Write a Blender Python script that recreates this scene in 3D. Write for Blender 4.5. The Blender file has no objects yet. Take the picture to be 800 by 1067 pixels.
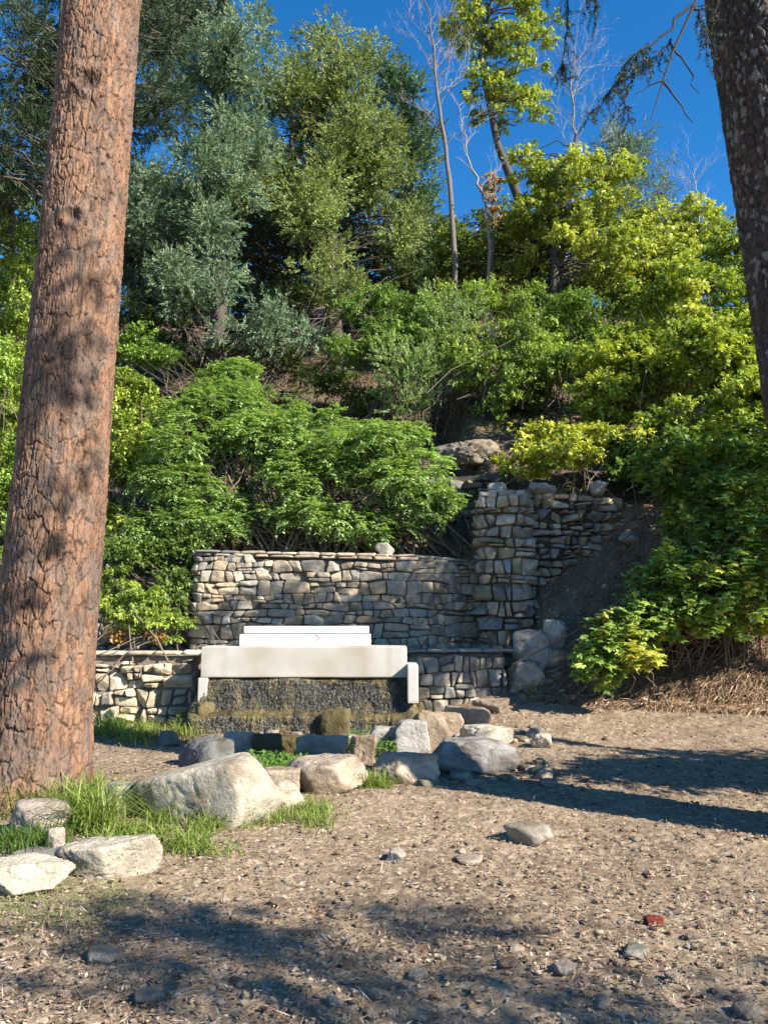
import bpy, bmesh, math, random
import numpy as np
from mathutils import Vector

# ------------------------------------------------------------------ camera, light, sky
sc = bpy.context.scene
PITCH = math.radians(7.56); CAMZ = 1.5; F = 806.0
cam_d = bpy.data.cameras.new('camera'); cam = bpy.data.objects.new('camera', cam_d)
sc.collection.objects.link(cam); sc.camera = cam
cam.location = (0, 0, CAMZ); cam.rotation_euler = (math.pi/2 + PITCH, 0, 0)
cam_d.sensor_fit = 'VERTICAL'; cam_d.sensor_height = 36; cam_d.lens = F/1067*36
cam_d.clip_start = 0.05; cam_d.clip_end = 2000

SUN = Vector((0.68, -0.48, 0.555)).normalized()
EXPOSURE = 1.38
w = bpy.data.worlds.new('World'); sc.world = w; w.use_nodes = True
nt = w.node_tree; bgn = nt.nodes['Background']
sky = nt.nodes.new('ShaderNodeTexSky'); sky.sky_type = 'NISHITA'; sky.sun_disc = False
sky.sun_elevation = math.asin(SUN.z); sky.sun_rotation = math.atan2(SUN.x, SUN.y)
sky.altitude = 1600; sky.air_density = 1.0; sky.dust_density = 0.1; sky.ozone_density = 3.0
hs = nt.nodes.new('ShaderNodeHueSaturation'); hs.inputs['Saturation'].default_value = 1.32
nt.links.new(sky.outputs[0], hs.inputs['Color']); nt.links.new(hs.outputs[0], bgn.inputs['Color'])
bgn.inputs['Strength'].default_value = 0.100
sd = bpy.data.lights.new('sun', 'SUN'); sun = bpy.data.objects.new('sun', sd); sc.collection.objects.link(sun)
sd.energy = 5.0; sd.angle = math.radians(0.53); sd.color = (1.0, 0.93, 0.82)
sun.rotation_euler = SUN.to_track_quat('Z', 'Y').to_euler(); sun.location = (20, -10, 20)
sc.view_settings.view_transform = 'Standard'; sc.view_settings.look = 'None'
sc.view_settings.exposure = EXPOSURE; sc.view_settings.gamma = 1
sc.render.engine = 'CYCLES'
cy = sc.cycles
cy.max_bounces = 5; cy.diffuse_bounces = 2; cy.glossy_bounces = 2; cy.transmission_bounces = 3
cy.transparent_max_bounces = 4; cy.use_denoising = True; cy.sample_clamp_indirect = 4

rng = np.random.default_rng(7)
PI = math.pi

# ------------------------------------------------------------------ pixel -> point at a given depth
def P(px, py, Y):
    v = (533.5-py)/F; u = (px-400)/F
    k = Y/(math.cos(PITCH)-v*math.sin(PITCH))
    return np.array([u*k, Y, CAMZ+(math.sin(PITCH)+v*math.cos(PITCH))*k])
def PX(Y): return Y/F           # metres per pixel at that depth (nearly)

# ------------------------------------------------------------------ numpy noise
def _h(ix, iy, iz, s):
    n = (ix*374761393 + iy*668265263 + iz*2147483647 + s*974634777) & 0xFFFFFFFF
    n = ((n ^ (n >> 13))*1274126177) & 0xFFFFFFFF
    n = (n ^ (n >> 16)) & 0xFFFFFFFF
    n = (n*2246822519) & 0xFFFFFFFF
    n = (n ^ (n >> 15)) & 0xFFFFFF
    return n/float(0xFFFFFF)
def vn(p, s=0):
    p = np.asarray(p, float); i = np.floor(p).astype(np.int64); f = p-i; f = f*f*(3-2*f)
    r = 0
    for a in (0, 1):
        for b in (0, 1):
            for c in (0, 1):
                wgt = (f[..., 0] if a else 1-f[..., 0])*(f[..., 1] if b else 1-f[..., 1])*(f[..., 2] if c else 1-f[..., 2])
                r = r + wgt*_h(i[..., 0]+a, i[..., 1]+b, i[..., 2]+c, s)
    return r
def fbm(p, s=0, o=4):
    p = np.asarray(p, float); r = 0; a = .5; t = 0
    for k in range(o):
        r = r+a*(vn(p, s+k)-.5)*2; t += a; p = p*2.03+7.1; a *= .5
    return r/t
def sst(a, b, x):
    t = np.clip((np.asarray(x, float)-a)/(b-a), 0, 1); return t*t*(3-2*t)
def nrm(v): return v/np.maximum(np.linalg.norm(v, axis=-1, keepdims=True), 1e-9)

# ------------------------------------------------------------------ mesh plumbing
class Geo:
    def __init__(s): s.v = []; s.f4 = []; s.f3 = []; s.c = []; s.n = 0
    def add(s, v, q=None, t=None, col=(.5, .5, .5)):
        v = np.asarray(v, float).reshape(-1, 3)
        c = np.asarray(col, float)
        if c.ndim == 1: c = np.repeat(c[None, :3], len(v), 0)
        s.v.append(v); s.c.append(c[:, :3])
        if q is not None and len(q): s.f4.append(np.asarray(q, np.int64)+s.n)
        if t is not None and len(t): s.f3.append(np.asarray(t, np.int64)+s.n)
        s.n += len(v)
def link(name, geo, mat, parent=None, smooth=True, origin=None):
    v = np.concatenate(geo.v); c = np.concatenate(geo.c)
    off = np.zeros(3)
    if parent is not None: off = np.array(parent.location)
    elif origin is not None: off = np.array(origin, float)
    v = v-off
    q = np.concatenate(geo.f4) if geo.f4 else np.zeros((0, 4), np.int64)
    t = np.concatenate(geo.f3) if geo.f3 else np.zeros((0, 3), np.int64)
    me = bpy.data.meshes.new(name)
    me.vertices.add(len(v)); me.vertices.foreach_set('co', v.astype(np.float32).ravel())
    nl = len(q)*4+len(t)*3; me.loops.add(nl)
    me.loops.foreach_set('vertex_index', np.concatenate([q.ravel(), t.ravel()]).astype(np.int32))
    ls = np.concatenate([np.arange(len(q))*4, len(q)*4+np.arange(len(t))*3]).astype(np.int32)
    me.polygons.add(len(q)+len(t)); me.polygons.foreach_set('loop_start', ls)
    me.polygons.foreach_set('use_smooth', np.full(len(ls), smooth))
    a = me.color_attributes.new('Col', 'FLOAT_COLOR', 'POINT')
    a.data.foreach_set('color', np.concatenate([c, np.ones((len(c), 1))], 1).astype(np.float32).ravel())
    me.update(calc_edges=True); me.validate()
    me.materials.append(mat)
    o = bpy.data.objects.new(name, me); sc.collection.objects.link(o)
    if parent is not None: o.parent = parent
    else: o.location = tuple(off)
    return o
def tag(o, label, cat, group=None):
    o['label'] = label; o['category'] = cat
    if group: o['group'] = group
    return o
def thing(name, label, cat, loc, group=None):
    o = bpy.data.objects.new(name, None); sc.collection.objects.link(o)
    o.location = tuple(float(a) for a in loc); o.empty_display_size = .2
    return tag(o, label, cat, group)
def kind(o, k, label=None):
    o['kind'] = k
    if label: o['label'] = label
    return o

# ------------------------------------------------------------------ materials
def mat_new(name):
    m = bpy.data.materials.new(name); m.use_nodes = True
    return m, m.node_tree, m.node_tree.nodes['Principled BSDF']
def N(nt, t, **kw):
    n = nt.nodes.new(t)
    for k, v in kw.items():
        if k in n.inputs: n.inputs[k].default_value = v
        else: setattr(n, k, v)
    return n
def attr_mat(name, rough=.85, nscale=8, namp=.35, bump=.25, bscale=40, spec=.3, fine=120, bdist=.01, stretch=None, speck=None):
    m, nt, b = mat_new(name); L = nt.links.new
    at = N(nt, 'ShaderNodeAttribute', attribute_name='Col')
    g = N(nt, 'ShaderNodeNewGeometry'); vec = g.outputs['Position']
    if stretch:
        mp = N(nt, 'ShaderNodeMapping'); mp.inputs['Scale'].default_value = stretch
        L(vec, mp.inputs[0]); vec = mp.outputs[0]
    n1 = N(nt, 'ShaderNodeTexNoise', Scale=nscale, Detail=6.0, Roughness=.65); L(vec, n1.inputs['Vector'])
    n2 = N(nt, 'ShaderNodeTexNoise', Scale=fine, Detail=3.0, Roughness=.7); L(vec, n2.inputs['Vector'])
    r1 = N(nt, 'ShaderNodeMapRange'); r1.inputs[1].default_value = .25; r1.inputs[2].default_value = .75
    r1.inputs[3].default_value = 1-namp; r1.inputs[4].default_value = 1+namp; L(n1.outputs[0], r1.inputs[0])
    r2 = N(nt, 'ShaderNodeMapRange'); r2.inputs[1].default_value = .3; r2.inputs[2].default_value = .7
    r2.inputs[3].default_value = 1-namp*.7; r2.inputs[4].default_value = 1+namp*.7; L(n2.outputs[0], r2.inputs[0])
    mu = N(nt, 'ShaderNodeMath', operation='MULTIPLY'); L(r1.outputs[0], mu.inputs[0]); L(r2.outputs[0], mu.inputs[1])
    vm = N(nt, 'ShaderNodeVectorMath', operation='SCALE'); L(at.outputs['Color'], vm.inputs[0]); L(mu.outputs[0], vm.inputs['Scale'])
    out = vm.outputs[0]
    if speck:
        n3 = N(nt, 'ShaderNodeTexNoise', Scale=speck[0], Detail=4.0, Roughness=.7); L(vec, n3.inputs['Vector'])
        r3 = N(nt, 'ShaderNodeMapRange'); r3.inputs[1].default_value = speck[1]; r3.inputs[2].default_value = speck[1]+.06; L(n3.outputs[0], r3.inputs[0])
        mx = N(nt, 'ShaderNodeMix', data_type='RGBA'); L(r3.outputs[0], mx.inputs[0]); L(out, mx.inputs[6])
        mx.inputs[7].default_value = (*speck[2], 1); out = mx.outputs[2]
    L(out, b.inputs['Base Color'])
    n4 = N(nt, 'ShaderNodeTexNoise', Scale=bscale, Detail=6.0, Roughness=.65); L(vec, n4.inputs['Vector'])
    bp = N(nt, 'ShaderNodeBump', Strength=min(bump, 1.0), Distance=bdist); L(n4.outputs[0], bp.inputs['Height']); L(bp.outputs[0], b.inputs['Normal'])
    b.inputs['Roughness'].default_value = rough; b.inputs['Specular IOR Level'].default_value = spec
    return m
def leaf_mat(name, trans=.33, rough=.5, tint=(1.25, 1.25, .45)):
    m, nt, b = mat_new(name); L = nt.links.new
    at = N(nt, 'ShaderNodeAttribute', attribute_name='Col')
    L(at.outputs['Color'], b.inputs['Base Color']); b.inputs['Roughness'].default_value = rough
    b.inputs['Specular IOR Level'].default_value = .35
    tr = N(nt, 'ShaderNodeBsdfTranslucent')
    vm = N(nt, 'ShaderNodeVectorMath', operation='MULTIPLY'); vm.inputs[1].default_value = tint
    L(at.outputs['Color'], vm.inputs[0]); L(vm.outputs[0], tr.inputs['Color'])
    mx = N(nt, 'ShaderNodeMixShader'); mx.inputs[0].default_value = trans
    L(b.outputs[0], mx.inputs[1]); L(tr.outputs[0], mx.inputs[2]); L(mx.outputs[0], nt.nodes['Material Output'].inputs['Surface'])
    return m
M_rock = attr_mat('rock', nscale=7, namp=.38, bump=.85, bscale=35, fine=90, bdist=.02, speck=(14, .66, (.10, .10, .075)))
M_wall = attr_mat('wall_stone', nscale=12, namp=.38, bump=.8, bscale=45, fine=130, bdist=.015, speck=(22, .66, (.09, .085, .07)))
M_soil = attr_mat('soil_core', nscale=10, namp=.4, bump=.8, bscale=30, bdist=.03)
M_bark = attr_mat('bark', nscale=9, namp=.38, bump=1.0, bscale=60, fine=160, bdist=.008, stretch=(1, 1, .35))
M_bark2 = attr_mat('dark_bark', nscale=9, namp=.3, bump=.8, bscale=60, fine=150, bdist=.01, stretch=(1, 1, .5))
M_wood = attr_mat('twig_bark', nscale=14, namp=.35, bump=.4, bscale=60)
M_ground = attr_mat('dirt', rough=.95, nscale=16, namp=.33, bump=.9, bscale=28, fine=95, spec=.15, bdist=.02)
M_litter = attr_mat('litter', rough=.85, nscale=30, namp=.25, bump=.2, bscale=90, spec=.2)
M_leaf = leaf_mat('leaf'); M_leafdark = leaf_mat('needle_leaf', trans=.22, rough=.6, tint=(1.1, 1.1, .6))
M_grass = leaf_mat('grass_blade', trans=.4, rough=.45)
M_dry = leaf_mat('dry_straw', trans=.15, rough=.7, tint=(1, 1, 1))
M_moss = attr_mat('wet_moss', rough=.24, nscale=22, namp=.6, bump=.9, bscale=60, fine=140, spec=.6, bdist=.02, stretch=(1, 1, .4))
M_conc = attr_mat('concrete', rough=.8, nscale=5, namp=.11, bump=.35, bscale=70, fine=160, bdist=.004, speck=(11, .73, (.42, .39, .34)))
M_plank = attr_mat('white_paint', rough=.45, nscale=6, namp=.05, bump=.15, bscale=40, bdist=.003)
M_mark = attr_mat('dark_stroke', rough=.6, namp=.1)

# ------------------------------------------------------------------ ground shape
def hill(x, y):
    T = 2.36+.95*sst(1.5, 2.1, x)+.1*sst(4, 8, x)
    z = T+.60*(y-13.1)
    z = z+.25*fbm(np.stack([x*.35, y*.35, 0*x], -1), 31, 3)*sst(13.3, 15, y)
    cap = 20.5-7.1*sst(2, 12, x)
    d = z-cap
    return np.where(d > -1.5, cap-1.5+1.5*np.tanh((d+1.5)/1.5), z)
def wall_y(x): return 12.0+.9*sst(.35, 1.6, x)
def Hs(x, y):
    x = np.asarray(x, float); y = np.asarray(y, float)
    z0 = .16*np.clip(y-9.2, 0, 4)*sst(.3, 1.7, x)+.05*fbm(np.stack([x*.6, y*.6, 0*x], -1), 3, 3)
    z0 = z0-.16*np.exp(-((x+.3)/1.5)**2-((y-9.2)/.8)**2)
    hl = hill(x, y)
    front = np.where(x < .4, 11.0, 11.5)
    ter = z0+(.9-z0)*sst(0, .22, y-front)
    zl = ter+(hl-ter)*sst(.1, .35, y-np.where(x < -2.9, 12.8, wall_y(x)))
    yf = np.interp(x, [2, 5, 9], [11.35, 10.75, 10.3])
    b = np.interp(x, [1.5, 2.1, 2.3, 2.55, 4.0, 5.5, 9], [.55, .7, 1.25, 2.0, 2.75, 3.1, 3.4])
    t = np.clip((y-yf)/(12.75-yf), 0, 1)
    zb = z0+(b-z0)*(t**1.15)
    zr = np.where(y > 12.75, b+(np.maximum(hl, b)-b)*sst(12.8, 13.15, y), zb)
    zr = zr+(.07*fbm(np.stack([x*2.2, y*2.2, zr], -1), 12, 3)+.05*fbm(np.stack([x*7, y*7, zr*3], -1), 14, 4))*sst(0, .4, zr-z0)
    k = sst(1.62, 1.95, x)
    z = zl*(1-k)+zr*k
    # far left: no walls, just a slope
    e = sst(-6.5, -8, x)
    zs = z0+np.clip(y-10, 0, None)*.55; zs = np.minimum(zs, np.maximum(hl, 0))
    return z*(1-e)+zs*e
def H(x, y): return float(Hs(np.array([x]), np.array([y]))[0])
def G(px, py):
    """where the photograph's ray through a pixel meets the ground"""
    lo = 2.0
    d = P(px, py, 1.0)-np.array([0, 0, CAMZ]); ys = np.arange(2.2, 40, .02)
    zz = Hs(d[0]*ys, ys); k = np.nonzero(CAMZ+d[2]*ys < zz)[0]
    if len(k) == 0: return P(px, py, 12)
    k = k[0]; return np.array([d[0]*ys[k], ys[k], zz[k]])

def axis(segs):
    out = [np.arange(a, b, st) for a, b, st in segs]
    return np.concatenate(out)
gx = axis([(-400, -60, 20), (-60, -14, 1.5), (-14, -6, .2), (-6, -3.4, .035), (-3.4, 3.4, .016), (3.4, 6, .035), (6, 14, .2), (14, 60, 1.5), (60, 401, 20)])
gy = axis([(-400, -40, 20), (-40, -4, 1.5), (-4, 2, .15), (2, 7.5, .015), (7.5, 11, .025), (11, 13.6, .035), (13.6, 20, .12), (20, 34, .4), (34, 80, 2), (80, 401, 20)])
X, Y = np.meshgrid(gx, gy)
Z = Hs(X, Y)
near = (sst(12.9, 11.5, Y)*sst(7, 5, np.abs(X)))
pp = np.stack([X, Y, 0*X], -1)
fine = fbm(pp*9, 21, 4); clod = np.maximum(0, vn(pp*22, 41)-.55)
Z = Z+near*(.010*fine+.035*clod*vn(pp*3, 9)+.012*(vn(pp*45, 5)-.5))
tn = .5+.5*fbm(pp*1.3, 51, 4); tn2 = .5+.5*fbm(pp*6, 57, 4)
c_a = np.array([.295, .222, .148]); c_b = np.array([.135, .094, .062]); c_c = np.array([.38, .305, .215])
mixv = np.clip(tn*1.6-.3, 0, 1)[..., None]*.6+np.clip(tn2*2.4-.7, 0, 1)[..., None]*.4
col = c_a*(1-mixv)+c_b*mixv
col = col+(c_c-col)*(np.clip((vn(pp*30, 77)-.62)*6, 0, 1)[..., None]*.6)
bank = sst(.12, .5, Z-.16*np.clip(Y-9.2, 0, 4))[..., None]*sst(1.6, 2.2, X)[..., None]*sst(16, 13, Y)[..., None]
col = col*(1-bank)+np.array([.17, .125, .085])*bank*(.45+1.1*tn2[..., None])
hk = sst(13.2, 14.2, Y)[..., None]; col = col*(1-hk)+np.array([.12, .088, .062])*hk*(.6+.8*tn2[..., None])
gr = sst(.2, .75, np.exp(-((X+2.5)/1.3)**2-((Y-4.35)/.55)**2)*(.6+.9*tn2))[..., None]
col = col*(1-gr*.5)+np.array([.17, .19, .075])*gr*.5
nx, ny = len(gx), len(gy)
i = np.arange(nx*ny).reshape(ny, nx)
q = np.stack([i[:-1, :-1], i[:-1, 1:], i[1:, 1:], i[1:, :-1]], -1).reshape(-1, 4)
g = Geo(); g.add(np.stack([X, Y, Z], -1).reshape(-1, 3), q, col=col.reshape(-1, 3))
kind(link('ground', g, M_ground), 'structure', 'dry brown dirt ground rising into a wooded hillside')

# ------------------------------------------------------------------ shapes
def tube(geo, pts, rad, n=7, col=(.2, .15, .1)):
    pts = np.asarray(pts, float); rad = np.asarray(rad, float); m = len(pts)
    d = np.gradient(pts, axis=0); d = nrm(d)
    up = np.array([0, 0, 1.]) if abs(d[0, 2]) < .9 else np.array([1., 0, 0])
    s = nrm(np.cross(d, up)); t = np.cross(s, d)
    a = np.linspace(0, 2*PI, n, endpoint=False)
    v = pts[:, None]+rad[:, None, None]*(s[:, None]*np.cos(a)[None, :, None]+t[:, None]*np.sin(a)[None, :, None])
    i = np.arange(m*n).reshape(m, n); j = np.roll(i, -1, 1)
    q = np.stack([i[:-1], j[:-1], j[1:], i[1:]], -1).reshape(-1, 4)
    geo.add(v.reshape(-1, 3), q, col=col)
def curve(a, b, sag=0, wob=.1, n=6, seed=0):
    r = np.random.default_rng(seed); a = np.asarray(a, float); b = np.asarray(b, float)
    t = np.linspace(0, 1, n)[:, None]; L = np.linalg.norm(b-a)
    p = a+(b-a)*t; p = p+np.array([0, 0, 1])*sag*np.sin(t*PI)*L
    wv = r.normal(size=(n, 3))*wob*L*np.sin(t*PI)*.5
    return p+wv
LEAFK = 1.0
def leaves(geo, o, d, nr, L, W, col, droop=0.0):
    """one folded four-cornered leaf per origin"""
    d = nrm(d); s = nrm(np.cross(d, nr)); n2 = np.cross(s, d)
    col = np.asarray(col)*LEAFK
    col = col*.91+col.mean(-1, keepdims=True)*.09
    L = np.asarray(L)[:, None]; W = np.asarray(W)[:, None]
    mid = o+d*L*.45
    v = np.stack([o, mid+s*W*.5+n2*W*.12, o+d*L-np.array([0, 0, 1])*L*droop, mid-s*W*.5+n2*W*.12], 1)
    q = np.arange(len(o)*4).reshape(-1, 4)
    geo.add(v.reshape(-1, 3), q, col=np.repeat(col, 4, 0))
def rdir(r, n):
    return nrm(r.normal(size=(n, 3)))
_ico = {}
def ico(k):
    if k not in _ico:
        bm = bmesh.new(); bmesh.ops.create_icosphere(bm, subdivisions=k, radius=1)
        _ico[k] = (np.array([v.co[:] for v in bm.verts]), np.array([[v.index for v in f.verts] for f in bm.faces])); bm.free()
    return _ico[k]
def rockv(k, dims, seed, p=11, planes=13, rough=.07, rot=None, flat=None):
    r = np.random.default_rng(seed); n, t = ico(k); p = p*2.6
    pl = rdir(r, planes); dd = r.uniform(.72, 1.0, planes)
    if p >= 30:                                   # blocky: four rough side faces
        e_ = nrm(np.array([[1, 0, 0], [-1, 0, 0], [0, 1, 0], [0, -1, 0.]])+r.normal(size=(4, 3))*.16); pl = np.concatenate([pl, e_]); dd = np.concatenate([dd*1.12, r.uniform(.62, .76, 4)])
    pl = np.concatenate([pl, np.array([[0, 0, 1.], [0, 0, -1.]])]); dd = np.concatenate([dd, r.uniform(.72, .9, 2)])
    if flat: dd[-2] = flat
    rr = (np.sum((np.maximum(0, n@pl.T)/dd)**p, 1))**(-1/p)
    rr = np.minimum(rr, 1.35)
    q3 = n*rr[:, None]; rr = rr*(1+rough*1.3*fbm(q3*1.7+seed, seed, 5)+rough*.6*fbm(q3*5+seed, seed+3, 4)-rough*.9*np.maximum(0, 1-np.abs(fbm(q3*1.9+seed+5, seed+8, 3))*9))
    v = n*rr[:, None]*np.asarray(dims)/2
    a = r.uniform(0, 2*PI) if rot is None else rot
    R = np.array([[math.cos(a), -math.sin(a), 0], [math.sin(a), math.cos(a), 0], [0, 0, 1]])
    return v@R.T, t
def boulder(px0, px1, pytop, pybase, label, col, seed, name='boulder', group='boulders by the spring', depth=.8, k=5, rot=None, flat=.75, rough=.08, p=11, sink=.22, dz=0, lean=None, planes=9):
    """px0..px1, pytop..pybase: its outline in the photograph; it is set on the ground there"""
    c = G((px0+px1)/2, pybase); Yc = c[1]
    wd = (px1-px0)*PX(Yc); ht = max(.03, P(400, pytop, Yc+wd*depth*.4)[2]-c[2]); dp = wd*depth
    Hh = ht*(1+sink)
    v, t = rockv(k, (wd*1.06, dp, Hh), seed, p=p, rot=rot if rot is not None else 0, flat=flat, rough=rough, planes=planes)
    v = v-np.array([(v[:, 0].max()+v[:, 0].min())/2, 0, 0])
    v[:, 0] *= wd/(v[:, 0].max()-v[:, 0].min()); 
    v[:, 2] *= Hh/(v[:, 2].max()-v[:, 2].min()); v[:, 2] -= v[:, 2].max()
    if lean is not None: v[:, 2] += v[:, 0]*lean
    cc = np.array([c[0], Yc+dp*.42, c[2]+ht+dz])
    rr = np.random.default_rng(seed)
    cv = np.asarray(col)*np.array([.76, .70, .62])*(1+.40*fbm(v*3+seed, seed, 3)[:, None])
    stain = sst(.05, .4, fbm(v*4.2+9, seed+5, 4))[:, None]
    cv = cv*(1-.42*stain*np.array([.8, .9, 1.05]))
    g = Geo(); g.add(v+cc, t=t, col=cv)
    o = link(name, g, M_rock, origin=(c[0], Yc+dp*.42, c[2]))
    return tag(o, label, 'rock' if name == 'stone' else 'boulder', group)

# ------------------------------------------------------------------ dry stone walls
def clip(poly, n, d):
    out = []
    m = len(poly)
    for i in range(m):
        a = poly[i]; b = poly[(i+1) % m]; da = a@n-d; db = b@n-d
        if da <= 0: out.append(a)
        if da*db < 0: out.append(a+(b-a)*(da/(da-db)))
    return out
def stones_uv(L, z0, ztop, rowh, wd, seed, jit=.25, sq=1.0):
    r = np.random.default_rng(seed); s = (wd[0]+wd[1])/(rowh[0]+rowh[1])*sq
    pts = []; z = z0
    while z < ztop:
        h = r.uniform(*rowh); u = -r.uniform(0, wd[1])
        while u < L+wd[1]:
            ww = r.uniform(*wd)
            if r.random() < .18: ww *= .5
            k_ = r.random()
            if k_ < .16 and h > .1: pts += [[u+ww/2, z+h*.25], [u+ww/2+r.normal()*.02, z+h*.78]]     # two thin ones
            else: pts.append([u+ww/2, z+h/2+r.normal()*h*jit*.7])
            u += ww
        z += h
    pts = np.array(pts)*np.array([1, s]); cells = []
    for k, p in enumerate(pts):
        poly = [np.array(a, float) for a in ([0, z0*s], [L, z0*s], [L, ztop*s], [0, ztop*s])]
        dv = pts-p; dist = np.hypot(dv[:, 0], dv[:, 1]); pl = []
        for j in np.argsort(dist)[1:14]:
            n = dv[j]/dist[j]; poly = clip(poly, n, (p+pts[j])/2@n)
            if len(poly) < 3: break
        if len(poly) >= 3:
            a = np.array(poly)/np.array([1, s])
            ar = .5*abs(np.sum(a[:, 0]*np.roll(a[:, 1], -1)-a[:, 1]*np.roll(a[:, 0], -1)))
            if ar > .0012: cells.append(a)
    return cells
def blocks_uv(L, z0, ztop, rowh, wd, seed):
    r = np.random.default_rng(seed); cells = []; z = z0; k = 0
    wob = lambda u, k: .022*math.sin(u*3.1+k*2.3+seed)+.016*math.sin(u*8.7+k*5.1)+.010*math.sin(u*21+k*1.7)
    while z < ztop:
        h = r.uniform(*rowh); u = -r.uniform(0, wd[1]); j0 = 0
        def lo(u): return z+(wob(u, k) if k else 0)
        def hi(u): return z+h+wob(u, k+1)
        while u < L:
            ww = r.uniform(*wd)*(.45 if r.random() < .2 else 1)*(1.25 if h < .1 else 1); j1 = r.normal()*.018; e = u+ww
            A, B, C, D = np.array([u+j0, lo(u)]), np.array([e+j1, lo(e)]), np.array([e-j1, hi(e)]), np.array([u-j0, hi(u)])
            if r.random() < .30 and h > .12 and ww > .18:
                a, b = r.uniform(.25, .75, 2); b = a+(b-a)*.5; E, F_ = A+(D-A)*a, B+(C-B)*b
                if r.random() < .5:
                    cells += [[A, B, F_, E]]; q = r.uniform(.35, .65); m0, m1 = E+(F_-E)*q, D+(C-D)*q; cells += [[E, m0, m1, D], [m0, F_, C, m1]]
                else: cells += [[A, B, F_, E], [E, F_, C, D]]
            elif r.random() < .25 and ww > .2:
                q = r.uniform(.55, .8); m0, m1 = A+(B-A)*q, D+(C-D)*(q-.2); cells += [[A, m0, m1, D], [m0, B, C, m1]]
            else:
                m = (C+D)/2+np.array([r.normal()*.03, abs(r.normal())*.008]); cells.append([A, B, C, m, D])
            u = e; j0 = j1
        z += h; k += 1
    out = []
    for c in cells:
        c = np.array(c); c[:, 0] = np.clip(c[:, 0], 0, L)
        if np.ptp(c[:, 0]) > .05 and c[:, 1].max() < ztop+.04: out.append(c)
    return out
def stone_wall(name, label, path, z0, ztop, rowh, wd, seed, palette, proud=.06, gap=.008, thick=.4, cap=True, tilt=.05, rough=.012, group='dry stone walls', core=(.14, .118, .092), caph=.05, capw=(.16, .42), zb=None, slopetop=0, jit=.25, moss=0, cat='stone wall', layout='cells', pr=(6, 16)):
    r = np.random.default_rng(seed)
    path = np.array(path, float); seg = np.diff(path, axis=0); sl = np.linalg.norm(seg, axis=1); cum = np.concatenate([[0], np.cumsum(sl)]); L = cum[-1]
    def at(u):
        x = np.interp(u, cum, path[:, 0]); y = np.interp(u, cum, path[:, 1])
        e = .05; tx = np.interp(u+e, cum, path[:, 0])-np.interp(u-e, cum, path[:, 0]); ty = np.interp(u+e, cum, path[:, 1])-np.interp(u-e, cum, path[:, 1])
        l = np.maximum(np.hypot(tx, ty), 1e-6); return x, y, ty/l, -tx/l          # outward normal is to the right of the walking direction
    root = thing(name, label, cat, (path[0, 0], path[0, 1], z0), group)
    G_ = Geo()
    topf = lambda u: ztop+slopetop*u
    for poly in (blocks_uv(L, z0, ztop, rowh, wd, seed) if layout == 'blocks' else stones_uv(L, z0, ztop+max(0, slopetop*L), rowh, wd, seed, jit)):
        c = poly.mean(0)
        if c[1] > topf(c[0])-.02: continue
        e = np.roll(poly, -1, 0)-poly; n = np.stack([e[:, 1], -e[:, 0]], 1); n = n/np.maximum(np.linalg.norm(n, axis=1, keepdims=True), 1e-9)
        d = np.sum((poly-c)*n, 1); sg = np.sign(d); n = n*sg[:, None]; d = np.abs(d)-gap*r.uniform(.6, 1.5); d = np.maximum(d, .006)
        na = 36; a = np.linspace(0, 2*PI, na, endpoint=False); dr = np.stack([np.cos(a), np.sin(a)], 1)
        p = r.uniform(*pr); R = (np.sum((np.maximum(0, dr@n.T)/d)**p, 1))**(-1/p)
        R = R*(1+.08*fbm(np.stack([np.cos(a)*1.5+seed, np.sin(a)*1.5, np.full(na, c[0]*7)], -1), seed, 3))
        ts = np.array([.02, .35, .65, .84, .92, .97, .995, 1.0]); D = proud*r.uniform(.45, 1.5); size = math.sqrt(max(1e-4, R.mean()))
        hh = np.array([1, 1, .99, .96, .90, .76, .45, -1.2])
        uv = c+dr[None]*R[None, :, None]*ts[:, None, None]
        tl = r.normal(size=2)*tilt*3
        w_ = D*hh[:, None]*np.ones((1, na))
        q_ = uv-c
        fac = (q_@tl)
        fac2 = np.minimum(fac, q_@(r.normal(size=2)*tilt*5)+D*.15)
        w_ = w_+np.where(hh[:, None] > 0, fac2*hh[:, None], 0)
        x, y, nx_, ny_ = at(uv[..., 0])
        nz = fbm(np.stack([uv[..., 0]*14+seed, uv[..., 1]*14, w_*8+c[0]*3], -1), seed+2, 4)
        w_ = w_+rough*nz*(hh[:, None] > -.5)
        w_ = np.clip(w_, -.09, proud*2.2)
        v = np.stack([x+nx_*w_, y+ny_*w_, uv[..., 1]], -1).reshape(-1, 3)
        i = np.arange(len(ts)*na).reshape(len(ts), na); j = np.roll(i, -1, 1)
        q = np.stack([i[:-1], j[:-1], j[1:], i[1:]], -1).reshape(-1, 4)
        bc = np.array(palette[r.integers(len(palette))])*r.uniform(.78, 1.2)
        if moss and r.random() < moss: bc = bc*np.array([.82, .84, .62])
        cv = bc*(1+.18*nz.reshape(-1)[:, None])
        G_.add(v, q, t=np.stack([np.full(na-2, 0), np.arange(2, na), np.arange(1, na-1)], -1), col=cv)
    link('stonework', G_, M_wall, root)
    # rubble core behind the face stones
    K = Geo(); us = np.linspace(0, L, max(4, int(L/.15))); x, y, nx_, ny_ = at(us)
    zs_t = np.array([topf(u)-.035 for u in us]); zb_ = z0-.4 if zb is None else zb
    A = np.stack([x-nx_*.035, y-ny_*.035], 1); B = np.stack([x-nx_*thick, y-ny_*thick], 1)
    m = len(us); o_ = np.stack([np.column_stack([A, np.full(m, zb_)]), np.column_stack([A, zs_t]), np.column_stack([B, zs_t]), np.column_stack([B, np.full(m, zb_)])], 1)
    i = np.arange(m*4).reshape(m, 4); j = np.roll(i, -1, 1)
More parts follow.
